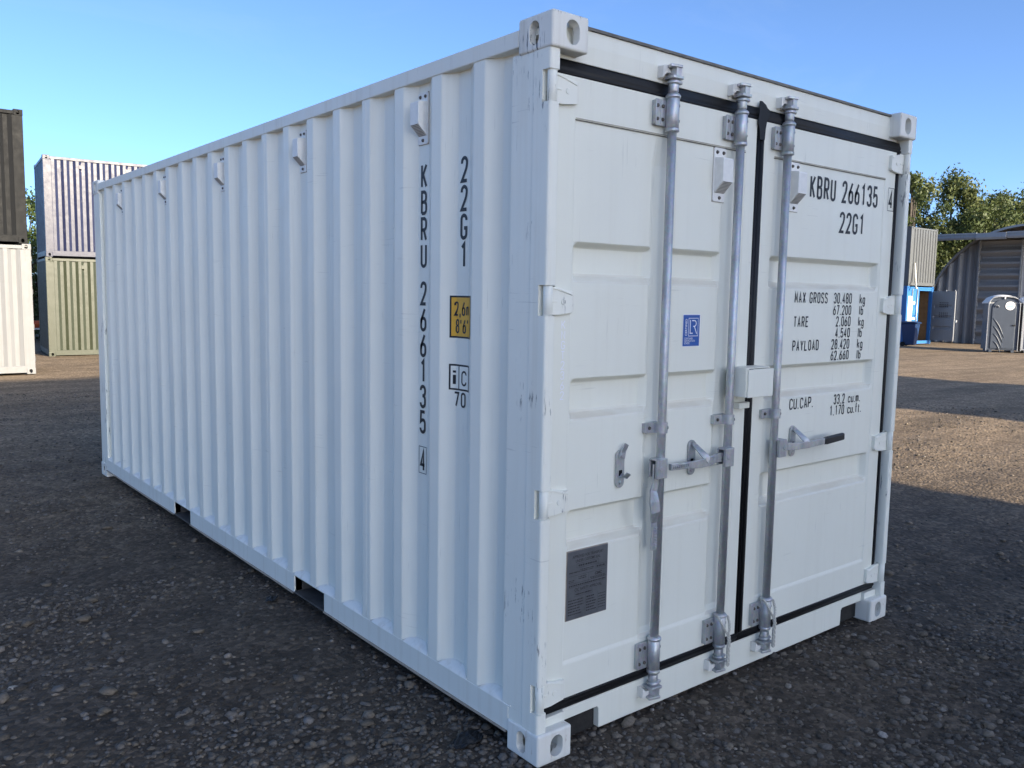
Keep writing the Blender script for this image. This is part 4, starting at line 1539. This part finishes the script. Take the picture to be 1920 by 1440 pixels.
B().box(.10, 2.33, 5.88, 5.9, .17, 2.45).obj('lining', 'ply', bc)
def small_door(mb, x0, x1, y):
    zs = sorted({.18, 2.40, .66, .70, .80, .84, 1.14, 1.18, 1.28, 1.32, 1.62, 1.66, 1.76, 1.80, 2.1, 2.14})
    def dp(z):
        for a in (.70, 1.18, 1.66):
            if a - .001 <= z <= a + .101:
                return .036
        return 0
    vs, fs = [], []
    for z in zs:
        for x_ in (x0, x0 + .12, x0 + .15, x1 - .15, x1 - .12, x1):
            vs.append((x_, y + (dp(z) if x0 + .13 < x_ < x1 - .13 else 0), z))
    for j in range(len(zs) - 1):
        for i in range(5):
            fs.append((j * 6 + i, j * 6 + i + 1, (j + 1) * 6 + i + 1, (j + 1) * 6 + i))
    mb.add(vs, fs)
mb = B()
small_door(mb, .12, 1.21, .05)
mb.box(.12, 1.21, .09, .10, .18, 2.40)
d1 = mb.obj('door', 'blue', bc)
for x_ in (.52, .98):
    B().tube([(x_, .02, .10), (x_, .02, 2.48)], .024, 10).obj('locking_bar', 'galv', d1)
B().box(.20, .60, .030, .046, 1.02, 2.15).obj('notice_board', 'notice', d1, .003, 1)
B().tube([(.76, .046, 1.86), (.76, .040, 1.86)], .075, 20).obj('round_sticker', 'swhite', d1)
B().box(.62, .90, .040, .046, 1.12, 1.20).obj('white_sticker', 'swhite', d1)
# the open door, hinged on the right post
mb = B()
small_door(mb, 0, 1.12, -.03)
small_door(mb, 0, 1.12, .035)
for x_ in (0, 1.12):
    mb.add([(x_, -.03, .18), (x_, .035, .18), (x_, .035, 2.4), (x_, -.03, 2.4)], [(0, 1, 2, 3)])
mb.add([(0, -.03, 2.4), (1.12, -.03, 2.4), (1.12, .035, 2.4), (0, .035, 2.4)], [(0, 1, 2, 3)])
d2 = mb.obj('door', 'lgrey', bc)
d2.location = (2.40, .02, 0)
d2.rotation_euler = (0, 0, math.radians(-98))
d2.data.materials.clear()
M['doorgrey'] = paint('door_grey_paint', (0.20, 0.21, 0.225), 0.5, grime_amt=0.3)
d2.data.materials.append(M['doorgrey'])
tag(d2, 'grey open door of the blue container')
mb = B()
for r0 in (1.86, 1.40):
    for i in range(5):
        for j in range(3):
            mb.box(.40 + i * .09, .44 + i * .09, -.034, -.028, r0 - j * .085, r0 + .045 - j * .085)
tag(mb.obj('vent_holes', 'dark', d2), kind='stuff')
B().tube([(1.04, .06, .12), (1.04, .06, 2.46)], .022, 10).obj('locking_bar', 'galv', d2)
B().tube([(.62, .06, .12), (.62, .06, 2.46)], .022, 10).obj('locking_bar', 'galv', d2)
B().box(1.10, 1.20, .03, .09, 1.02, 1.12).obj('door_handle', 'galv', d2, .008)
tp = thing('pale_pole', 'pale pole leaning against the grey container above the blue doors', 'pole', (bl[0] + .25, bl[1] - .25, bl[2] + 2.50))
B().tube([(0, 0, 0), (.16, .2, 1.10)], .03, 10).obj('shaft', 'pipe', tp)
B().box(-.05, .05, -.05, .05, -.02, .04).obj('foot', 'pipe', tp, .006, 1)
M['binblue'] = plain('blue_bin_plastic', (0.010, 0.034, 0.10), 0.45, var=0.08)
bn = thing('wheelie_bin', 'dark blue wheelie bin in front of the blue container', 'bin', (34.90, 15.88, float(gz(34.9, 15.9))), math.radians(8))
B().add([(-.21, -.22, .06), (.21, -.22, .06), (.21, .22, .06), (-.21, .22, .06), (-.28, -.30, .98), (.28, -.30, .98), (.28, .32, .98), (-.28, .32, .98)],
        [(3, 2, 1, 0), (4, 5, 6, 7), (0, 1, 5, 4), (1, 2, 6, 5), (2, 3, 7, 6), (3, 0, 4, 7)]).obj('body', 'binblue', bn, .03, 3)
B().prism([(-.36, .99), (.36, .99), (.36, 1.05), (.20, 1.09), (-.20, 1.08), (-.36, 1.03)], 0, -.30, .30).obj('lid', 'binblue', bn, .02, 2)
B().tube([(-.26, .36, .99), (.26, .36, .99)], .018, 10).obj('handle', 'binblue', bn)
for s_ in (-1, 1):
    B().tube([(.20 * s_, .22, .10), (.27 * s_, .22, .10)], .10, 16).obj('wheel', 'rubber', bn)

# --- portable toilets
M['wc_dark'] = plain('toilet_grey_plastic', (0.056, 0.068, 0.090), 0.42, var=0.08, scale=5)
M['wc_light'] = plain('toilet_pale_plastic', (0.30, 0.31, 0.33), 0.45, var=0.06, scale=5)
M['wc_roof'] = plain('toilet_roof_plastic', (0.72, 0.72, 0.72), 0.4, var=0.04)
M['wc_sign'] = plain('toilet_sign_blue', (0.10, 0.30, 0.55), 0.4)
def toilet(label, loc, rz, mat):
    t = thing('portable_toilet', label, 'toilet', loc, rz, 'portable toilets')
    w, dp, h = 1.10, 1.15, 2.12
    def arch(inset, zb):
        a, r = w / 2 - inset, .30
        pts = [(w / 2 - a, zb)]
        top = h - inset
        pts.append((w / 2 - a, top - r))
        for k in range(1, 9):
            an = PI - PI / 2 * k / 8
            pts.append((w / 2 - a + r + r * math.cos(an), top - r + r * math.sin(an) + .05 * math.sin(PI * .5 * k / 8) ** 2))
        right = [(w - p[0], p[1]) for p in pts[::-1]]
        return pts + right
    B().prism(arch(.03, .08), 1, .02, dp, 0).obj('body', mat, t, .01, 1)
    tr = B()
    o_, i_ = arch(0, .05), arch(.022, .05)
    for k in range(len(o_) - 1):
        q4 = [o_[k], o_[k + 1], i_[k + 1], i_[k]]
        vs = [(p[0], y, p[1]) for y in (-.03, .05) for p in q4]
        tr.add(vs, [(0, 1, 2, 3), (7, 6, 5, 4), (0, 4, 5, 1), (2, 6, 7, 3)])
    tr.obj('frame_trim', 'wc_light', t)
    dr = B().prism(arch(.14, .14), 1, -.012, .03)
    dr = dr.obj('door', mat, t, .012, 2)
    for k in range(4):
        pts = []
        for q_ in range(7):
            u = q_ / 6
            pts.append((.18 + .02 * k + u * (.42 - .05 * k), -.012, 1.32 - .30 * k - u * (.75 - .1 * k) + .10 * math.sin(PI * u)))
        B().tube(pts, [.012, .022, .026, .026, .024, .02, .01], 8).obj('rib', mat, dr)
    B().tube([(.74, -.012, 1.80), (.74, -.028, 1.80)], .165, 28).obj('sign', 'swhite', dr)
    B().box(.60, .88, -.034, -.029, 1.815, 1.845).box(.63, .85, -.034, -.029, 1.755, 1.785).obj('sign_band', 'wc_sign', dr)
    B().tube([(.24, -.03, 1.74), (.26, -.05, 1.82), (.34, -.05, 1.80), (.36, -.03, 1.73)], .014, 8).obj('coat_latch', 'wc_light', dr)
    B().box(.86, .98, -.05, -.012, 1.03, 1.075).obj('door_handle', 'grip', dr, .01)
    B().box(.53, .57, -.036, .0, 2.06, 2.13).obj('occupancy_tab', 'swhite', t, .004, 1)
    rf = B()
    n1, n2 = 10, 8
    vs, fs = [], []
    for j in range(n2 + 1):
        for i in range(n1 + 1):
            u, v = i / n1, j / n2
            vs.append((-.015 + u * (w + .03), -.05 + v * (dp + .1), h - .20 + .31 * (math.sin(PI * u) ** .38) * (0.72 + .28 * math.sin(PI * v) ** .5)))
    for j in range(n2):
        for i in range(n1):
            fs.append((j * (n1 + 1) + i, j * (n1 + 1) + i + 1, (j + 1) * (n1 + 1) + i + 1, (j + 1) * (n1 + 1) + i))
    rf.add(vs, fs, 0, True)
    rf.box(-.015, w + .015, .02, dp + .05, h - .24, h - .19)
    rf.obj('roof', 'wc_roof', t)
    for x_ in (.12, w - .22):
        B().box(x_, x_ + .10, .0, dp, 0, .08).obj('skid', 'wc_dark', t)
    return t
u_ = Vector((.54, -.842))
p0 = Vector((33.38, 12.14))
for k, (lb, mt) in enumerate((('dark grey portable toilet with round sign on its door', 'wc_dark'), ('paler grey portable toilet at the right edge next to the dark one', 'wc_light'))):
    p = p0 + u_ * (1.19 * k)
    toilet(lb, (p.x, p.y, float(gz(p.x, p.y)) + .02), math.atan2(u_.y, u_.x), mt)

# --- corrugated arch hut
M['tin'] = paint('weathered_tin', (0.27, 0.275, 0.28), 0.45, grime=(0.6, 0.55, 0.5), grime_amt=0.6, rust=0.1)
M['tin_dark'] = paint('dark_tin', (0.12, 0.12, 0.125), 0.5, grime_amt=0.4)
for mt in ('tin',):
    pb = M[mt].node_tree.nodes['Principled BSDF']
    pb.inputs['Metallic'].default_value = 0.2
HX, HY, HCZ, HR = 41.4, 13.8, 1.0, 4.53
hzb = float(gz(HX, HY))
hut = thing('corrugated_hut', 'grey arched corrugated metal hut behind the portable toilets', 'hut', (HX, HY, hzb))
def arch_z(y):
    return HCZ + math.sqrt(max(HR * HR - y * y, 0.0)) if abs(y) < HR else HCZ
kw = dict(pitch=.50, flat=.08, slope=.17, deep=.08, depth=.17)
for a, b_ in ((2.14, 4.45), (-4.45, .24)):
    mb = B()
    n = 40
    corrugated(mb, a, b_, 0, 0, lambda u, d, z: (d, u, z), top=lambda u: arch_z(u) - .03, **kw)
    mb.obj('end_wall', 'tin', hut)
mb = B()
corrugated(mb, .02, 4.60 - hzb, 0, 0, lambda u, d, z: (d - .10, .30 if z == 0 else 2.10, u), top=lambda u: 1.0, pitch=.53, flat=.09, slope=.18, deep=.08, depth=.17)
sd = mb.obj('sliding_door', 'tin', hut)
for y0, y1 in ((.24, .30), (2.10, 2.17)):
    B().box(-.15, .05, y0, y1, 0, 4.62 - hzb).obj('door_stile', 'tin', sd, .006, 1)
mb = B()
for k in range(48):
    a0, a1 = [math.radians(-16 + 212 * q_ / 48) for q_ in (k, k + 1)]
    vs = []
    for a in (a0, a1):
        for rr, xx in ((HR, -.08), (HR + .10, -.08), (HR + .10, .10), (HR, .10)):
            vs.append((xx, rr * math.cos(a), HCZ + rr * math.sin(a)))
    mb.add(vs, [(0, 1, 5, 4), (1, 2, 6, 5), (3, 0, 4, 7), (2, 3, 7, 6)])
mb.obj('arch_trim', 'tin', hut)
mb = B()
nr = 96
for k in range(nr):
    for xx in (0,):
        a0, a1 = [math.radians(-14 + 208 * q_ / nr) for q_ in (k, k + 1)]
        r0_, r1_ = [HR + .05 + .035 * math.cos(q_ * PI * .5) for q_ in (k, k + 1)]
        mb.add([(.1, r0_ * math.cos(a0), HCZ + r0_ * math.sin(a0)), (.1, r1_ * math.cos(a1), HCZ + r1_ * math.sin(a1)), (14, r1_ * math.cos(a1), HCZ + r1_ * math.sin(a1)), (14, r0_ * math.cos(a0), HCZ + r0_ * math.sin(a0))], [(0, 1, 2, 3)])
mb.obj('roof', 'tin', hut)
# canopy along the front of the hut, its fascia in bent lengths
cn = thing('canopy', 'long grey metal canopy running across the front of the hut', 'canopy', (39.5, HY, hzb))
ed = [5.2, 3.6, 1.6, .3, -1.2, -3.0]
for k in range(5):
    dx = (.0, .06, .0, .05, .01)[k]
    z0 = 4.56 - hzb + .03 * (k % 2)
    B().prism([(dx, z0), (dx - .03, z0 + .10), (dx + .01, z0 + .30), (dx + .10, z0 + .30), (dx + .10, z0)], 1, ed[k + 1] + .004, ed[k] - .004).obj('fascia', 'tin', cn, .004, 1)
mb = B()
mb.add([(.02, -3, 4.86 - hzb), (.02, 5.2, 4.86 - hzb), (1.85, 5.2, 4.98 - hzb), (1.85, -3, 4.98 - hzb), (.02, -3, 4.80 - hzb), (.02, 5.2, 4.80 - hzb), (1.85, 5.2, 4.92 - hzb), (1.85, -3, 4.92 - hzb)],
       [(3, 2, 1, 0), (4, 5, 6, 7), (0, 1, 5, 4), (1, 2, 6, 5), (2, 3, 7, 6), (3, 0, 4, 7)])
mb.obj('roof_sheet', 'tin', cn)
for y_ in (5.0, -2.8):
    B().box(.03, .13, y_ - .05, y_ + .05, 0, 4.6 - hzb).obj('post', 'tin_dark', cn)

# --- odds and ends between the two stacks on the left
M['orange'] = plain('orange_plastic', (0.62, 0.11, 0.03), 0.45, var=0.08)
tr = thing('plank_trestle', 'white plank on timber legs between the container stacks', 'trestle', (3.2, 27.3, float(gz(3.2, 27.3))))
B().box(-.9, .9, -.14, .14, .54, .59).obj('plank', 'swhite', tr, .006, 1)
M['timber'] = plain('timber', (0.28, 0.2, 0.12), 0.8, var=0.3, scale=12)
for x_ in (-.7, .7):
    for s_ in (-1, 1):
        B().sweep([(x_, s_ * .10, .55), (x_ + .02, s_ * .22, -.02)], .06, .04).obj('leg', 'timber', tr)
op = thing('orange_drum', 'small orange drum lying on the white plank between the stacks', 'drum', (3.2, 27.3, float(gz(3.2, 27.3)) + .59))
B().tube([(-.22, 0, .115), (-.20, 0, .115), (-.20, 0, .115), (.20, 0, .115), (.22, 0, .115)], [.095, .112, .115, .115, .10], 24).obj('body', 'orange', op)
for x_ in (-.08, .08):
    B().tube([(x_ - .012, 0, .115), (x_ + .012, 0, .115)], .119, 24).obj('hoop', 'orange', op)

# ------------------------------------------------------------------ trees
def leaf_mat(name, c0, c1, c2):
    m, n, l, p = nmat(name)
    a = n.new('ShaderNodeAttribute')
    a.attribute_name = 'leaf_tone'
    c = ramp(n, l, a.outputs['Fac'], [(0.0, c4(c0)), (0.55, c4(c1)), (1.0, c4(c2))])
    l.new(c, p.inputs['Base Color'])
    p.inputs['Roughness'].default_value = 0.55
    p.inputs['Specular IOR Level'].default_value = 0.35
    tl = n.new('ShaderNodeBsdfTranslucent')
    l.new(c, tl.inputs['Color'])
    mx = n.new('ShaderNodeMixShader')
    mx.inputs['Fac'].default_value = 0.3
    l.new(p.outputs['BSDF'], mx.inputs[1])
    l.new(tl.outputs['BSDF'], mx.inputs[2])
    l.new(mx.outputs['Shader'], n['Material Output'].inputs['Surface'])
    return m
M['leaf_gold'] = leaf_mat('olive_leaf', (0.045, 0.066, 0.020), (0.092, 0.115, 0.036), (0.17, 0.175, 0.062))
M['leaf_green'] = leaf_mat('green_leaf', (0.028, 0.05, 0.016), (0.055, 0.085, 0.025), (0.11, 0.13, 0.04))
M['bark'] = plain('bark', (0.055, 0.045, 0.036), 0.9, var=0.4, scale=20, bmp=0.5)

def tree(label, x, y, top, spread, mat, seed, leaf=.16, nleaf=9000, low=.12, upright=0.0, group='trees beyond the yard'):
    r = np.random.default_rng(seed)
    z0 = float(gz(x, y))
    t = thing('tree', label, 'tree', (x, y, z0), 0, group)
    h = top - z0
    mb = B()
    trunk = [(0, 0, -.1), (.05 * h * .1, 0, h * .15), (.03, .05, h * .35), (-.08, .02, h * .6), (0, 0, h * .85)]
    mb.tube(trunk, [h * .028, h * .023, h * .018, h * .010, h * .003], 9)
    # clumps over an uneven crown, each carried by a limb
    cl = []
    nc = 64
    for k in range(nc):
        v = low + (1 - low) * (k + r.random()) / nc
        rad = spread * (math.sin(PI * min(v * .93 + .07, 1.0)) ** .55) * (.45 + .6 * r.random())
        a = r.random() * 2 * PI
        cl.append((rad * math.cos(a), rad * math.sin(a), h * v * (.93 + .07 * r.random()), spread * (.23 + .20 * r.random()) * (1.15 - .55 * v)))
    for cx_, cy_, cz_, cr in cl[::2]:
        b0 = Vector((0, 0, max(cz_ * .55, h * .1)))
        e = Vector((cx_, cy_, cz_))
        mid = b0.lerp(e, .5) + Vector((0, 0, -.04 * h))
        mb.tube([b0, mid, e], [h * .009, h * .006, h * .002], 5)
    mb.obj('trunk', 'bark', t)
    wts = np.array([c[3] ** 2 for c in cl])
    wts /= wts.sum()
    idx = r.choice(len(cl), nleaf, p=wts)
    C0 = np.array(cl)[idx]
    d = r.normal(size=(nleaf, 3))
    d /= np.linalg.norm(d, axis=1)[:, None]
    rr = C0[:, 3] * r.random(nleaf) ** .42 * np.where(r.random(nleaf) < .12, 1.35, 1.0)
    P = C0[:, :3] + d * rr[:, None] * np.array([1, 1, .85 + upright])
    # twig direction and leaf frame
    n_ = d + r.normal(size=(nleaf, 3)) * .7
    n_ /= np.linalg.norm(n_, axis=1)[:, None]
    q_ = r.normal(size=(nleaf, 3)) + np.array([0, 0, .6 + upright * 2])
    q_ -= n_ * (q_ * n_).sum(1)[:, None]
    q_ /= np.linalg.norm(q_, axis=1)[:, None]
    s_ = np.cross(n_, q_)
    ll = leaf * r.uniform(.6, 1.4, nleaf)[:, None]
    V = np.stack([P - q_ * ll * .5, P + s_ * ll * .28, P + q_ * ll * .6, P - s_ * ll * .28], 1).reshape(-1, 3)
    V[:, 2] = np.maximum(V[:, 2], .02)
    me_ = bpy.data.meshes.new('crown')
    me_.vertices.add(len(V))
    me_.vertices.foreach_set('co', V.ravel())
    me_.loops.add(len(V))
    me_.loops.foreach_set('vertex_index', np.arange(len(V)))
    me_.polygons.add(nleaf)
    me_.polygons.foreach_set('loop_start', np.arange(0, len(V), 4))
    at = me_.attributes.new('leaf_tone', 'FLOAT', 'POINT')
    ct = r.random(len(cl))[idx]
    tone = np.clip(.6 * ct + .35 * r.random(nleaf), 0, 1)
    at.data.foreach_set('value', np.repeat(tone, 4).astype(np.float32))
    me_.update()
    me_.materials.append(M[mat])
    link('crown', me_, t)
    return t

tree('tall olive tree with loose upright sprigs beside the white container', 50.0, 23.7, 9.7, 2.7, 'leaf_gold', 1, .19, 26000, low=.03, upright=.25)
tree('broad olive gold tree above the light grey container', 54.4, 23.3, 9.5, 3.4, 'leaf_gold', 2, .19, 34000, upright=.2)
tree('olive tree low over the canopy left of the hut', 52.4, 20.4, 7.6, 3.3, 'leaf_gold', 3, .19, 28000)
tree('bushy gold green tree above the hut canopy', 57.2, 21.6, 8.7, 3.0, 'leaf_gold', 4, .19, 28000, upright=.15)
tree('lower bushy tree behind the top of the hut roof', 60.0, 19.6, 8.0, 3.4, 'leaf_gold', 5, .19, 24000)
tree('dark green rounded tree farthest right on the skyline', 78.0, 27.8, 11.3, 5.0, 'leaf_green', 6, .24, 30000)
tree('dark green tree at the right edge behind the hut roof', 74.0, 24.0, 10.0, 4.6, 'leaf_green', 7, .24, 26000)
tree('olive tree mostly hidden behind the white container', 52.0, 27.5, 9.0, 3.2, 'leaf_gold', 8, .20, 20000, low=.03)
tree('dark shrubby tree in the gap between the left stacks', 3.6, 32.0, 4.9, 2.2, 'leaf_green', 9, .13, 14000)
tree('low scrub tree behind the trestle between the left stacks', 4.6, 34.5, 3.4, 2.4, 'leaf_gold', 10, .13, 9000)

# ------------------------------------------------------------------ scraps lying on the gravel
M['scrap'] = plain('black_plastic_scrap', (0.008, 0.008, 0.009), 0.6, var=0.3, scale=80)
def scrap(label, x, y, lx, ly, seed):
    r = np.random.default_rng(seed)
    t = thing('plastic_scrap', label, 'scrap', (x, y, float(gz(x, y)) + .002), r.random() * 3, 'black scraps on the gravel')
    n = 9
    vs, fs = [], []
    for j in range(n):
        for i in range(n):
            u, v = i / (n - 1) * 2 - 1, j / (n - 1) * 2 - 1
            k = 1 + .25 * math.sin(3 * u + seed) * math.cos(2 * v)
            vs.append((u * lx * k * math.sqrt(1 - v * v / 2), v * ly * k * math.sqrt(1 - u * u / 2), .012 * (1 - .7 * max(abs(u), abs(v))) + .010 * r.random()))
    for j in range(n - 1):
        for i in range(n - 1):
            fs.append((j * n + i, j * n + i + 1, (j + 1) * n + i + 1, (j + 1) * n + i))
    B().add(vs, fs, 0).obj('sheet', 'scrap', t)
    rim = [vs[i] for i in range(n)]
    B().tube([(p[0], p[1], p[2] + .004) for p in rim], .004, 6).obj('rolled_edge', 'scrap', t)
scrap('crumpled black scrap on the gravel beside the near corner casting', -.085, .31, .075, .045, 3)
scrap('small black scrap on the gravel near the closer fork pocket', -.075, 2.13, .05, .03, 8)
